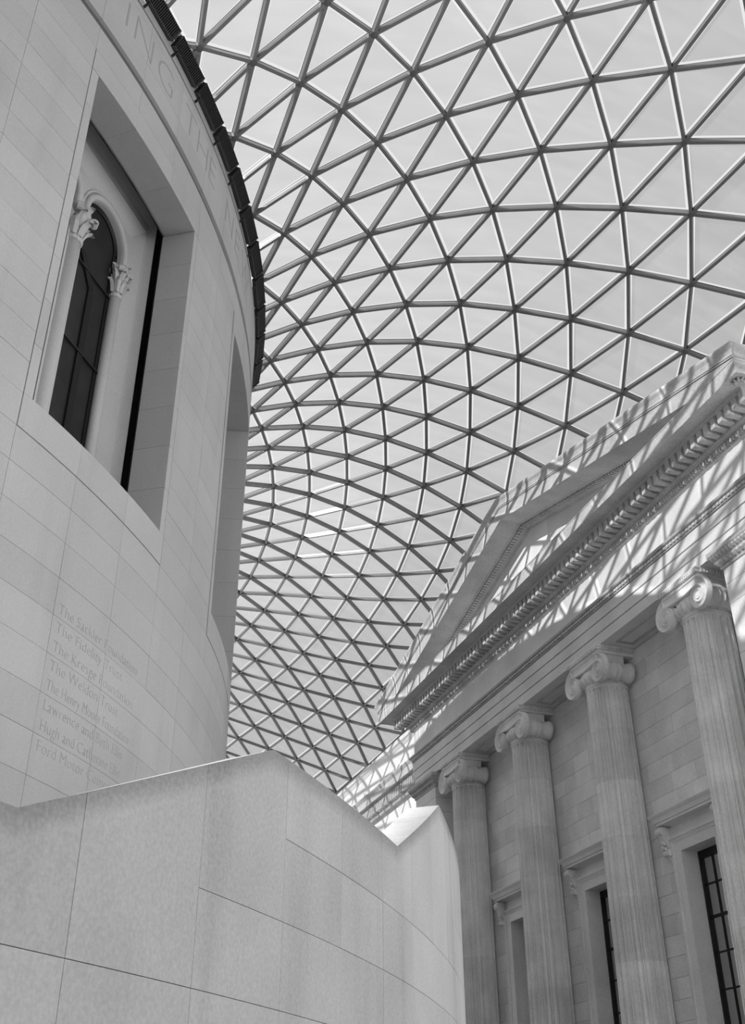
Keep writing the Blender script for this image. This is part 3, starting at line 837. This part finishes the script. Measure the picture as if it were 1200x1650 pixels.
# ---------------------------------------------------------------- wall_back: the court wall the portico stands against
wb = empty('wall_back', 'structure')
Y0, Y1 = -18, 79
def strip(name, prof, mat, ya=Y0, yb=Y1):
    m_ = MB(); m_.loft([[(x, ya, z), (x, yb, z)] for x, z in prof]); return m_.build(name, M[mat], wb)
strip('plain_wall', [(19.46, FLOOR), (19.46, 15.62)], 'portland')
for ya, yb in ((Y0, YC-HW-.02), (YC+HW+.02, Y1)):
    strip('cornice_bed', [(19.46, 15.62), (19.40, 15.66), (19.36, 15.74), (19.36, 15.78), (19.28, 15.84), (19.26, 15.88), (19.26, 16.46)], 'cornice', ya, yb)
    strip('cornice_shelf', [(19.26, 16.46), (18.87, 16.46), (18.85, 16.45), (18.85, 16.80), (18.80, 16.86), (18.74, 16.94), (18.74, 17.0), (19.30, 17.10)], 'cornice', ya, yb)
    strip('parapet', [(19.30, 17.10), (19.30, 17.30), (19.24, 17.33), (19.24, 17.60), (19.30, 17.64), (19.30, 18.42)], 'portland', ya, yb)
    strip('parapet_cap', [(19.30, 18.42), (19.26, 18.46), (19.18, 18.58), (19.10, 18.64), (19.10, 18.86), (19.7, 18.90), (19.7, 19.3)], 'portland', ya, yb)
m_ = MB()
for k in range(160):
    y = 39.9+k*.245; m_.box((19.04, y-.07, 15.92), (19.28, y+.07, 16.46))
for k in range(320):
    y = 39.9+k*.1225; m_.box((19.22, y-.035, 15.72), (19.38, y+.035, 15.83))
m_.build('modillion_row', M['cornice'], wb, kind='stuff')
m_ = MB(); m_.box((-55, 79, FLOOR), (19.5, 79.4, 19.3)); m_.build('end_wall', M['portland'], wb)
ND = '''-17,4,8.80,-19.46;-17,5,9.86,-21.72;-17,6,10.95,-24.11;-17,7,12.05,-26.66;-17,8,13.17,-29.35;-17,9,14.31,-32.21;-16,3,9.53,-17.74;-16,4,10.59,-19.90;-16,5,11.68,-22.15;-16,6,12.80,-24.52;-16,7,13.94,-27.01;-16,8,15.10,-29.64;-16,9,16.29,-32.42;-15,3,11.25,-18.10;-15,4,12.34,-20.25;-15,5,13.46,-22.48;-15,6,14.61,-24.79;-15,7,15.80,-27.22;-15,8,17.01,-29.77;-15,9,18.24,-32.46;-14,2,11.86,-16.34;-14,3,12.92,-18.41;-14,4,14.04,-20.52;-14,5,15.20,-22.69;-14,6,16.40,-24.93;-14,7,17.63,-27.27;-14,8,18.89,-29.74;-14,9,20.17,-32.34;-13,2,13.45,-16.60;-13,3,14.55,-18.62;-13,4,15.70,-20.67;-13,5,16.91,-22.77;-13,6,18.15,-24.92;-13,7,19.43,-27.17;-13,8,20.74,-29.54;-13,9,22.07,-32.06;-12,1,13.91,-14.82;-12,2,14.99,-16.77;-12,3,16.13,-18.73;-12,4,17.33,-20.70;-12,5,18.59,-22.70;-12,6,19.88,-24.75;-12,7,21.21,-26.90;-12,8,22.57,-29.18;-12,9,23.94,-31.63;-11,1,15.37,-14.95;-11,2,16.49,-16.84;-11,3,17.68,-18.72;-11,4,18.93,-20.59;-11,5,20.24,-22.47;-11,6,21.59,-24.41;-11,7,22.96,-26.46;-11,8,24.36,-28.65;-11,9,25.76,-31.04;-11,10,27.18,-33.67;-10,0,15.70,-13.16;-10,1,16.78,-14.99;-10,2,17.95,-16.79;-10,3,19.19,-18.56;-10,4,20.50,-20.31;-10,5,21.86,-22.08;-10,6,23.26,-23.90;-10,7,24.68,-25.85;-10,8,26.11,-27.97;-10,9,27.54,-30.31;-10,10,28.98,-32.89;-9,-1,15.99,-11.41;-9,0,17.02,-13.17;-9,1,18.15,-14.90;-9,2,19.38,-16.60;-9,3,20.68,-18.25;-9,4,22.05,-19.87;-9,5,23.46,-21.50;-9,6,24.90,-23.22;-9,7,26.36,-25.08;-9,8,27.81,-27.14;-9,9,29.27,-29.41;-9,10,30.71,-31.92;-8,-1,17.22,-11.39;-8,0,18.30,-13.06;-8,1,19.49,-14.69;-8,2,20.78,-16.26;-8,3,22.14,-17.76;-8,4,23.57,-19.24;-8,5,25.03,-20.75;-8,6,26.51,-22.36;-8,7,27.99,-24.15;-8,8,29.46,-26.13;-8,9,30.92,-28.31;-8,10,32.37,-30.70;-7,-2,17.39,-9.67;-7,-1,18.41,-11.26;-7,0,19.54,-12.82;-7,1,20.80,-14.31;-7,2,22.15,-15.74;-7,3,23.58,-17.09;-7,4,25.06,-18.43;-7,5,26.57,-19.82;-7,6,28.07,-21.35;-7,7,29.57,-23.06;-7,8,31.05,-24.94;-7,9,32.50,-26.98;-7,10,33.91,-29.20;-6,-2,18.48,-9.52;-6,-1,19.56,-10.99;-6,0,20.76,-12.42;-6,1,22.09,-13.77;-6,2,23.51,-15.03;-6,3,24.99,-16.24;-6,4,26.52,-17.44;-6,5,28.06,-18.73;-6,6,29.58,-20.18;-6,7,31.09,-21.78;-6,8,32.56,-23.52;-6,9,33.97,-25.38;-6,10,35.31,-27.35;-5,-3,18.51,-7.84;-5,-2,19.53,-9.24;-5,-1,20.67,-10.58;-5,0,21.95,-11.85;-5,1,23.35,-13.03;-5,2,24.84,-14.14;-5,3,26.37,-15.20;-5,4,27.95,-16.26;-5,5,29.50,-17.48;-5,6,31.03,-18.83;-5,7,32.54,-20.29;-5,8,33.97,-21.85;-5,9,35.31,-23.47;-5,10,36.51,-25.15;-4,-4,18.49,-6.22;-4,-3,19.46,-7.56;-4,-2,20.55,-8.81;-4,-1,21.76,-9.98;-4,0,23.13,-11.08;-4,1,24.60,-12.09;-4,2,26.14,-13.05;-4,3,27.72,-13.98;-4,4,29.31,-14.96;-4,5,30.88,-16.06;-4,6,32.42,-17.27;-4,7,33.89,-18.56;-4,8,35.25,-19.89;-4,9,36.46,-21.23;-4,10,37.50,-22.59;-3,-4,19.34,-5.94;-3,-3,20.37,-7.12;-3,-2,21.53,-8.20;-3,-1,22.84,-9.19;-3,0,24.29,-10.12;-3,1,25.83,-10.97;-3,2,27.41,-11.77;-3,3,29.03,-12.57;-3,4,30.62,-13.46;-3,5,32.21,-14.43;-3,6,33.72,-15.48;-3,7,35.12,-16.56;-3,8,36.36,-17.63;-3,9,37.42,-18.69;-3,10,38.28,-19.72;-2,-5,19.18,-4.40;-2,-4,20.15,-5.50;-2,-3,21.26,-6.50;-2,-2,22.51,-7.40;-2,-1,23.91,-8.23;-2,0,25.42,-8.98;-2,1,27.01,-9.66;-2,2,28.64,-10.30;-2,3,30.27,-10.99;-2,4,31.89,-11.75;-2,5,33.46,-12.59;-2,6,34.90,-13.44;-2,7,36.19,-14.28;-2,8,37.29,-15.09;-2,9,38.18,-15.86;-2,10,38.85,-16.57;-1,-5,19.89,-3.97;-1,-4,20.95,-4.89;-1,-3,22.14,-5.70;-1,-2,23.48,-6.43;-1,-1,24.95,-7.06;-1,0,26.52,-7.63;-1,1,28.16,-8.13;-1,2,29.82,-8.65;-1,3,31.48,-9.23;-1,4,33.09,-9.85;-1,5,34.59,-10.51;-1,6,35.93,-11.15;-1,7,37.07,-11.74;-1,8,38.02,-12.29;-1,9,38.75,-12.79;-1,10,39.24,-13.22;0,-6,19.58,-2.54;0,-5,20.58,-3.37;0,-4,21.72,-4.10;0,-3,23.01,-4.73;0,-2,24.43,-5.27;0,-1,25.97,-5.71;0,0,27.58,-6.09;0,1,29.25,-6.41;0,2,30.94,-6.80;0,3,32.62,-7.26;0,4,34.18,-7.75;0,5,35.57,-8.20;0,6,36.77,-8.60;0,7,37.78,-8.96;0,8,38.58,-9.27;0,9,39.16,-9.53;1,-6,20.17,-1.98;1,-5,21.26,-2.61;1,-4,22.49,-3.16;1,-3,23.87,-3.58;1,-2,25.34,-3.93;1,-1,26.93,-4.18;1,0,28.59,-4.36;1,1,30.29,-4.54;1,2,32.01,-4.79;1,3,33.64,-5.10;1,4,35.11,-5.41;1,5,36.38,-5.66;1,6,37.44,-5.85;1,7,38.31,-6.00;1,8,38.98,-6.09;1,9,39.45,-6.14;2,-7,19.69,-0.71;2,-6,20.75,-1.24;2,-5,21.93,-1.68;2,-4,23.25,-2.01;2,-3,24.68,-2.27;2,-2,26.22,-2.41;2,-1,27.86,-2.45;2,0,29.55,-2.44;2,1,31.28,-2.46;2,2,32.97,-2.58;2,3,34.51,-2.76;2,4,35.86,-2.88;2,5,37.01,-2.93;2,6,37.95,-2.93;2,7,38.70,-2.89;2,8,39.27,-2.79;3,-7,20.16,-0.02;3,-6,21.31,-0.36;3,-5,22.59,-0.58;3,-4,23.96,-0.74;3,-3,25.45,-0.79;3,-2,27.05,-0.70;3,-1,28.72,-0.55;3,0,30.44,-0.38;3,1,32.16,-0.29;3,2,33.79,-0.27;3,3,35.23,-0.26;3,4,36.45,-0.18;3,5,37.48,-0.06;3,6,38.31,0.12;3,7,38.97,0.33;3,8,39.48,0.58;4,-8,19.51,1.07;4,-7,20.63,0.81;4,-6,21.85,0.66;4,-5,23.18,0.59;4,-4,24.62,0.65;4,-3,26.18,0.83;4,-2,27.82,1.11;4,-1,29.53,1.44;4,0,31.25,1.75;4,1,32.93,1.98;4,2,34.46,2.18;4,3,35.78,2.39;4,4,36.89,2.64;4,5,37.80,2.93;4,6,38.56,3.25;4,7,39.17,3.61;5,-8,19.87,1.84;5,-7,21.06,1.77;5,-6,22.36,1.80;5,-5,23.75,1.93;5,-4,25.24,2.18;5,-3,26.85,2.56;5,-2,28.53,3.01;5,-1,30.24,3.49;5,0,31.94,3.95;5,1,33.55,4.37;5,2,34.97,4.76;5,3,36.17,5.15;5,4,37.18,5.55;5,5,38.02,5.98;5,6,38.73,6.44;5,7,39.32,6.93;6,-8,20.20,2.74;6,-7,21.46,2.84;6,-6,22.82,3.05;6,-5,24.27,3.38;6,-4,25.81,3.84;6,-3,27.46,4.39;6,-2,29.15,5.01;6,-1,30.86,5.66;6,0,32.51,6.30;6,1,34.02,6.89;6,2,35.33,7.44;6,3,36.43,7.98;6,4,37.37,8.52;6,5,38.16,9.07;6,6,38.85,9.66;6,7,39.46,10.27;7,-9,19.27,3.56;7,-8,20.50,3.74;7,-7,21.82,4.02;7,-6,23.23,4.42;7,-5,24.73,4.94;7,-4,26.33,5.60;7,-3,28.00,6.34;7,-2,29.68,7.14;7,-1,31.35,7.95;7,0,32.94,8.75;7,1,34.35,9.50;7,2,35.56,10.20;7,3,36.59,10.86;7,4,37.48,11.51;7,5,38.26,12.19;7,6,38.96,12.88;8,-9,19.47,4.49;8,-8,20.77,4.85;8,-7,22.14,5.32;8,-6,23.61,5.92;8,-5,25.16,6.65;8,-4,26.78,7.49;8,-3,28.44,8.40;8,-2,30.11,9.38;8,-1,31.74,10.35;8,0,33.24,11.31;8,1,34.55,12.18;8,2,35.68,12.98;8,3,36.66,13.75;8,4,37.54,14.52;8,5,38.33,15.31;8,6,39.07,16.11;9,-9,19.64,5.54;9,-8,20.99,6.08;9,-7,22.42,6.75;9,-6,23.93,7.54;9,-5,25.52,8.46;9,-4,27.15,9.50;9,-3,28.80,10.60;9,-2,30.44,11.72;9,-1,32.01,12.83;9,0,33.42,13.90;9,1,34.66,14.87;9,2,35.73,15.78;9,3,36.69,16.66;9,4,37.57,17.53;9,5,38.41,18.42;9,6,39.20,19.33;10,-9,19.77,6.70;10,-8,21.17,7.43;10,-7,22.65,8.30;10,-6,24.20,9.29;10,-5,25.81,10.41;10,-4,27.44,11.62;10,-3,29.08,12.88;10,-2,30.67,14.14;10,-1,32.16,15.37;10,0,33.50,16.52;10,1,34.68,17.57;10,2,35.73,18.57;10,3,36.69,19.55;10,4,37.60,20.54;10,5,38.49,21.53;10,6,39.34,22.53;11,-10,18.47,7.16;11,-9,19.86,7.97;11,-8,21.31,8.91;11,-7,22.83,9.98;11,-6,24.40,11.16;11,-5,26.01,12.45;11,-4,27.64,13.83;11,-3,29.25,15.23;11,-2,30.79,16.61;11,-1,32.22,17.91;11,0,33.49,19.13;11,1,34.64,20.26;11,2,35.69,21.36;11,3,36.67,22.45;11,4,37.64,23.53;11,5,38.58,24.62;11,6,39.49,25.70;12,-10,18.47,8.37;12,-9,19.90,9.38;12,-8,21.40,10.52;12,-7,22.95,11.78;12,-6,24.53,13.15;12,-5,26.15,14.61;12,-4,27.76,16.10;12,-3,29.32,17.61;12,-2,30.81,19.09;12,-1,32.18,20.47;12,0,33.43,21.72;12,1,34.57,22.95;12,2,35.62,24.15;12,3,36.66,25.33;12,4,37.67,26.51;12,5,38.67,27.68;13,-10,18.43,9.71;13,-9,19.90,10.92;13,-8,21.43,12.26;13,-7,22.99,13.70;13,-6,24.58,15.24;13,-5,26.19,16.84;13,-4,27.78,18.44;13,-3,29.30,20.05;13,-2,30.74,21.60;13,-1,32.08,22.99;13,0,33.31,24.32;13,1,34.46,25.62;13,2,35.55,26.92;13,3,36.63,28.20;13,4,37.70,29.46;13,5,38.76,30.71;14,-11,16.88,9.88;14,-10,18.34,11.18;14,-9,19.84,12.59;14,-8,21.39,14.11;14,-7,22.96,15.72;14,-6,24.55,17.39;14,-5,26.13,19.09;14,-4,27.67,20.79;14,-3,29.17,22.50;14,-2,30.59,24.07;14,-1,31.91,25.51;14,0,33.15,26.90;14,1,34.32,28.31;14,2,35.45,29.70;14,3,36.59,31.05;14,4,37.72,32.38;14,5,38.84,33.71;15,-11,16.71,11.28;15,-10,18.20,12.78;15,-9,19.72,14.38;15,-8,21.27,16.06;15,-7,22.84,17.81;15,-6,24.42,19.60;15,-5,25.97,21.39;15,-4,27.49,23.19;15,-3,28.96,24.93;15,-2,30.36,26.53;15,-1,31.68,28.00;15,0,32.93,29.49;15,1,34.13,30.97;15,2,35.34,32.43;15,3,36.53,33.86;15,4,37.72,35.27;15,5,38.92,36.67;16,-11,16.48,12.81;16,-10,17.99,14.50;16,-9,19.52,16.27;16,-8,21.07,18.10;16,-7,22.63,19.96;16,-6,24.18,21.84;16,-5,25.71,23.72;16,-4,27.21,25.59;16,-3,28.66,27.35;16,-2,30.05,28.96;16,-1,31.37,30.47;16,0,32.65,32.05;16,1,33.92,33.63;16,2,35.18,35.15;16,3,36.45,36.65;16,4,37.72,38.13;16,5,39.01,39.59;17,-11,16.20,14.48;17,-10,17.71,16.33;17,-9,19.24,18.24;17,-8,20.78,20.19;17,-7,22.32,22.15;17,-6,23.85,24.12;17,-5,25.36,26.07;17,-4,26.84,27.95;17,-3,28.27,29.72;17,-2,29.65,31.37;17,-1,31.00,32.97;17,0,32.33,34.61;17,1,33.67,36.24;17,2,35.01,37.84;17,3,36.36,39.40;17,4,37.72,40.95;17,5,39.11,42.47;18,-12,14.34,14.29;18,-11,15.84,16.25;18,-10,17.35,18.25;18,-9,18.87,20.28;18,-8,20.39,22.32;18,-7,21.91,24.37;18,-6,23.41,26.40;18,-5,24.91,28.38;18,-4,26.37,30.28;18,-3,27.80,32.06;18,-2,29.19,33.75;18,-1,30.57,35.45;18,0,31.98,37.15;18,1,33.40,38.83;18,2,34.83,40.49;18,3,36.27,42.12;18,4,37.74,43.72;18,5,39.22,45.31;19,-12,13.91,16.02;19,-11,15.41,18.12;19,-10,16.90,20.24;19,-9,18.40,22.36;19,-8,19.89,24.48;19,-7,21.39,26.59;19,-6,22.88,28.66;19,-5,24.36,30.66;19,-4,25.81,32.57;19,-3,27.25,34.38;19,-2,28.68,36.14;19,-1,30.13,37.89;19,0,31.62,39.65;19,1,33.12,41.39;19,2,34.64,43.11;19,3,36.19,44.79;19,4,37.76,46.46;19,5,39.36,48.11;20,-12,13.40,17.85;20,-11,14.88,20.06;20,-10,16.35,22.27;20,-9,17.82,24.47;20,-8,19.29,26.65;20,-7,20.77,28.80;20,-6,22.25,30.89;20,-5,23.72,32.90;20,-4,25.18,34.82;20,-3,26.65,36.67;20,-2,28.14,38.49;20,-1,29.67,40.31;20,0,31.24,42.12;20,1,32.84,43.91;20,2,34.47,45.68;20,3,36.12,47.43;20,4,37.81,49.15;21,-12,12.80,19.75;21,-11,14.24,22.05;21,-10,15.68,24.34;21,-9,17.13,26.59;21,-8,18.59,28.81;21,-7,20.05,30.97;21,-6,21.52,33.07;21,-5,23.00,35.09;21,-4,24.49,37.04;21,-3,26.01,38.94;21,-2,27.58,40.82;21,-1,29.20,42.69;21,0,30.87,44.55;21,1,32.57,46.39;21,2,34.30,48.22;21,3,36.07,50.02;21,4,37.88,51.80;22,-12,12.09,21.70;22,-11,13.50,24.07;22,-10,14.91,26.40;22,-9,16.34,28.69;22,-8,17.78,30.93;22,-7,19.23,33.10;22,-6,20.71,35.21;22,-5,22.21,37.25;22,-4,23.75,39.23;22,-3,25.35,41.18;22,-2,27.01,43.11;22,-1,28.73,45.03;22,0,30.49,46.93;22,1,32.31,48.83;22,2,34.16,50.71;22,3,36.06,52.57;23,-12,11.27,23.69;23,-11,12.64,26.10;23,-10,14.03,28.46;23,-9,15.43,30.76;23,-8,16.86,33.01;23,-7,18.33,35.19;23,-6,19.83,37.31;23,-5,21.38,39.37;23,-4,22.99,41.39;23,-3,24.67,43.38;23,-2,26.43,45.35;23,-1,28.25,47.32;23,0,30.13,49.28;23,1,32.06,51.22;23,2,34.05,53.15;24,-12,10.33,25.68;24,-11,11.67,28.11;24,-10,13.03,30.48;24,-9,14.42,32.79;24,-8,15.86,35.03;24,-7,17.34,37.22;24,-6,18.89,39.36;24,-5,20.51,41.45;24,-4,22.21,43.50;24,-3,23.99,45.53;24,-2,25.85,47.55;24,-1,27.79,49.56;24,0,29.79,51.57;25,-12,9.27,27.66;25,-11,10.58,30.09;25,-10,11.92,32.45;25,-9,13.32,34.76;25,-8,14.78,37.01;25,-7,16.31,39.21;25,-6,17.92,41.36;25,-5,19.62,43.48;25,-4,21.41,45.57;25,-3,23.30,47.64;25,-2,25.28,49.70;25,-1,27.34,51.76;26,-12,8.08,29.59;26,-11,9.37,32.01;26,-10,10.71,34.37;26,-9,12.13,36.68;26,-8,13.63,38.93;26,-7,15.22,41.14;26,-6,16.91,43.32;26,-5,18.71,45.46;26,-4,20.61,47.59;26,-3,22.62,49.70;26,-2,24.73,51.80;27,-12,6.78,31.47;27,-11,8.05,33.88;27,-10,9.42,36.24;27,-9,10.87,38.54;27,-8,12.43,40.80;27,-7,14.10,43.03;27,-6,15.89,45.22;27,-5,17.80,47.39;27,-4,19.82,49.55;27,-3,21.96,51.70;28,-12,5.35,33.30;28,-11,6.64,35.69;28,-10,8.04,38.04;28,-9,9.56,40.34;28,-8,11.19,42.61;28,-7,12.96,44.85;28,-6,14.86,47.07;28,-5,16.88,49.27;28,-4,19.03,51.46'''
# ---------------------------------------------------------------- ceiling: the glass roof
AR, BX, YF, YN = 22.245, 36.625, 51.125, 46.025
HC, HE, AMP = 20.7, 19.4, 17.0
def surf(x, y):
    r = hypot(x, y)
    psi = (1-x/BX)*(1+x/BX)*(1-y/YF)*(1+y/YN)
    den = (1-AR*x/(r*BX))*(1+AR*x/(r*BX))*(1-AR*y/(r*YF))*(1+AR*y/(r*YN))
    return HE+(HC-HE)*psi/den+AMP*(r/AR-1)*psi
def RP(x, y): return Vector((CX+x, CY+y, surf(x, y)))
NQ = {}
for t in ND.split(';'):
    a = t.split(','); NQ[(int(a[0]), int(a[1]))] = (float(a[2]), float(a[3]))
def inside(p): return hypot(*p) >= AR and p[0] <= BX and p[1] <= YF
def clip(p, q):
    # part of segment p-q lying on the roof
    if inside(p) and inside(q): return p, q
    if not inside(p) and not inside(q): return None
    a, b = (p, q) if inside(p) else (q, p)
    lo, hi = 0.0, 1.0
    for _ in range(30):
        m = (lo+hi)/2; c = (a[0]+(b[0]-a[0])*m, a[1]+(b[1]-a[1])*m)
        if inside(c): lo = m
        else: hi = m
    c = (a[0]+(b[0]-a[0])*lo, a[1]+(b[1]-a[1])*lo)
    return (a, c) if lo > .03 else None
VIS = [(270, 0), (1200, 0), (1200, 555), (1174, 554), (800, 797), (603, 1140), (660, 1175), (540, 1275), (440, 1210), (363, 1227), (388, 830), (405, 640), (423, 533), (424, 488), (413, 384), (384, 267), (331, 132), (293, 56)]
def inpoly(p):
    c = False
    for (x0, y0), (x1, y1) in zip(VIS, VIS[1:]+VIS[:1]):
        if (y0 > p[1]) != (y1 > p[1]) and p[0] < (x1-x0)*(p[1]-y0)/(y1-y0)+x0: c = not c
    return c
roof = empty('ceiling', 'structure')
def normal_at(x, y):
    e = .05; a = RP(x+e, y)-RP(x-e, y); b = RP(x, y+e)-RP(x, y-e); return a.cross(b).normalized()
bars = []
for k, p in NQ.items():
    for d in ((1, 0), (1, -1), (2, -1)):
        pass
# the three families of members: along i, along j, and the other diagonal
FAM = [(1, 0), (0, 1), (-1, 1)]
for k, p in NQ.items():
    for d in FAM:
        n = (k[0]+d[0], k[1]+d[1])
        if n in NQ:
            c = clip(p, NQ[n])
            if c: bars.append(c)
def bscore(c):
    a, b = proj(RP(*c[0])), proj(RP(*c[1]))
    if a is None or b is None: return 0
    m = ((a[0]+b[0])/2, (a[1]+b[1])/2)
    if not (inpoly(m) or inpoly(a) or inpoly(b)): return 0
    return hypot(a[0]-b[0], a[1]-b[1])
bars.sort(key=bscore, reverse=True)
ub = MB(); ub.box((0, -.042, -.085), (1, .042, .06)); ub.box((0, -.052, .055), (1, .052, .075))
BARM = ub.mesh('roof_bar', M['steel'])
restb = MB()
for i, c in enumerate(bars):
    a, b = RP(*c[0]), RP(*c[1]); m = ((c[0][0]+c[1][0])/2, (c[0][1]+c[1][1])/2)
    nz = normal_at(*m); dx = (b-a); L_ = dx.length; dx.normalize(); dy = nz.cross(dx).normalized(); dz = dx.cross(dy)
    if i < 300 and bscore(c) > 0:
        o = link(BARM, 'roof_bar', roof)
        o.matrix_world = Matrix(((dx.x*L_, dy.x, dz.x, a.x), (dx.y*L_, dy.y, dz.y, a.y), (dx.z*L_, dy.z, dz.z, a.z), (0, 0, 0, 1)))
    else:
        for y0, y1, z0, z1 in ((-.042, .042, -.085, .06), (-.052, .052, .055, .075)):
            restb.hexa([a+dy*yy+dz*zz if e == 0 else b+dy*yy+dz*zz for zz in (z0, z1) for e, yy in ((0, y0), (1, y0), (1, y1), (0, y1))])
restb.build('roof_bars', M['steel'], roof, kind='stuff')
# hubs
hub = MB(); hub.lathe([(.02, -.105), (.07, -.10), (.085, -.09), (.085, .05), (.07, .07)], (0, 0, 0), 12); HUB = hub.mesh('roof_node', M['node'])
ns = [p for p in NQ.values() if inside(p)]
def nscore(p):
    a = proj(RP(*p))
    if a is None or not inpoly(a): return 0
    return 1/(RP(*p).length)
ns.sort(key=nscore, reverse=True); resth = MB()
for i, p in enumerate(ns):
    nz = normal_at(*p); q = nz.to_track_quat('Z', 'Y').to_matrix().to_4x4(); q.translation = RP(*p)
    if i < 300 and nscore(p) > 0:
        o = link(HUB, 'roof_node', roof); o.matrix_world = q
    else:
        resth.add([q @ Vector(v) for v in hub.v], hub.f)
resth.build('roof_nodes', M['node'], roof, kind='stuff')
# panes
tris = []
for k in NQ:
    a, b, c = k, (k[0]+1, k[1]), (k[0], k[1]+1); d = (k[0]+1, k[1]-1)
    for t in ((a, b, c), (a, d, b)):
        if all(x in NQ for x in t): tris.append([NQ[x] for x in t])
def clippoly(ps):
    for fn in (lambda p: hypot(*p)-AR+.02, lambda p: BX-p[0], lambda p: YF-p[1]):
        o = []
        for p, q in zip(ps, ps[1:]+ps[:1]):
            fp, fq = fn(p), fn(q)
            if fp >= 0: o.append(p)
            if (fp >= 0) != (fq >= 0):
                lo, hi = 0., 1.
                for _ in range(30):
                    m = (lo+hi)/2; c = (p[0]+(q[0]-p[0])*m, p[1]+(q[1]-p[1])*m)
                    if (fn(c) >= 0) == (fp >= 0): lo = m
                    else: hi = m
                o.append((p[0]+(q[0]-p[0])*lo, p[1]+(q[1]-p[1])*lo))
        ps = o
        if len(ps) < 3: return None
    return ps
polys = [q for q in (clippoly(t) for t in tris) if q]
def tscore(q):
    c = [proj(RP(*p)) for p in q]
    if any(x is None for x in c): return 0
    m = (sum(x[0] for x in c)/len(c), sum(x[1] for x in c)/len(c))
    if not inpoly(m): return 0
    A = 0
    for (x0, y0), (x1, y1) in zip(c, c[1:]+c[:1]): A += x0*y1-x1*y0
    return abs(A)
polys.sort(key=tscore, reverse=True)
FR, CL = MB(), MB()
def inset(v, d):
    c = sum(v, Vector())/len(v); n = (v[1]-v[0]).cross(v[2]-v[0]).normalized(); o = []
    for i in range(len(v)):
        p, a, b = v[i], v[i-1], v[(i+1) % len(v)]
        e1 = (p-a).normalized(); e2 = (b-p).normalized()
        n1 = n.cross(e1); n2 = n.cross(e2)
        if n1.dot(c-p) < 0: n1 = -n1
        if n2.dot(c-p) < 0: n2 = -n2
        m = n1+n2; k = max(.35, m.dot(n1)); o.append(p+m*(d/k))
    return o
def roof_glass(mb, v):
    # fritted middle with a clear margin: returns material index per face
    k = len(v); s_ = max((a-b).length for a in v for b in v)
    if s_ < .6: mb.add(v, [tuple(range(k))]); return [0]
    w_ = inset(v, .115); o = list(v)+w_
    mb.add(o, [tuple(range(k, 2*k))]+[(i, (i+1) % k, k+(i+1) % k, k+i) for i in range(k)])
    return [0]+[1]*k
restp = MB(); restm = []
for i, q in enumerate(polys):
    v = [RP(*p)+Vector((0, 0, .05)) for p in q]
    big = i < 300 and tscore(q) > 0
    mb = MB() if big else restp
    ms = roof_glass(mb, v)
    if big:
        o = mb.build('roof_pane', M['glass'], roof); o.data.materials.append(M['clear'])
        for f, m in zip(o.data.polygons, ms): f.material_index = m
    else: restm += ms
o = restp.build('roof_panes', M['glass'], roof, kind='stuff'); o.data.materials.append(M['clear'])
for f, m in zip(o.data.polygons, restm): f.material_index = m
# edge beams
m_ = MB(); m_.box((CX+BX-.1, -18, 19.2), (CX+BX+.15, 79.1, 19.42)); m_.build('edge_beam', M['steel'], roof)
m_ = MB(); arcbox(m_, 22.15, 22.27, -90, 75, 20.55, 20.75, 80); m_.build('ring_beam', M['steel'], roof)
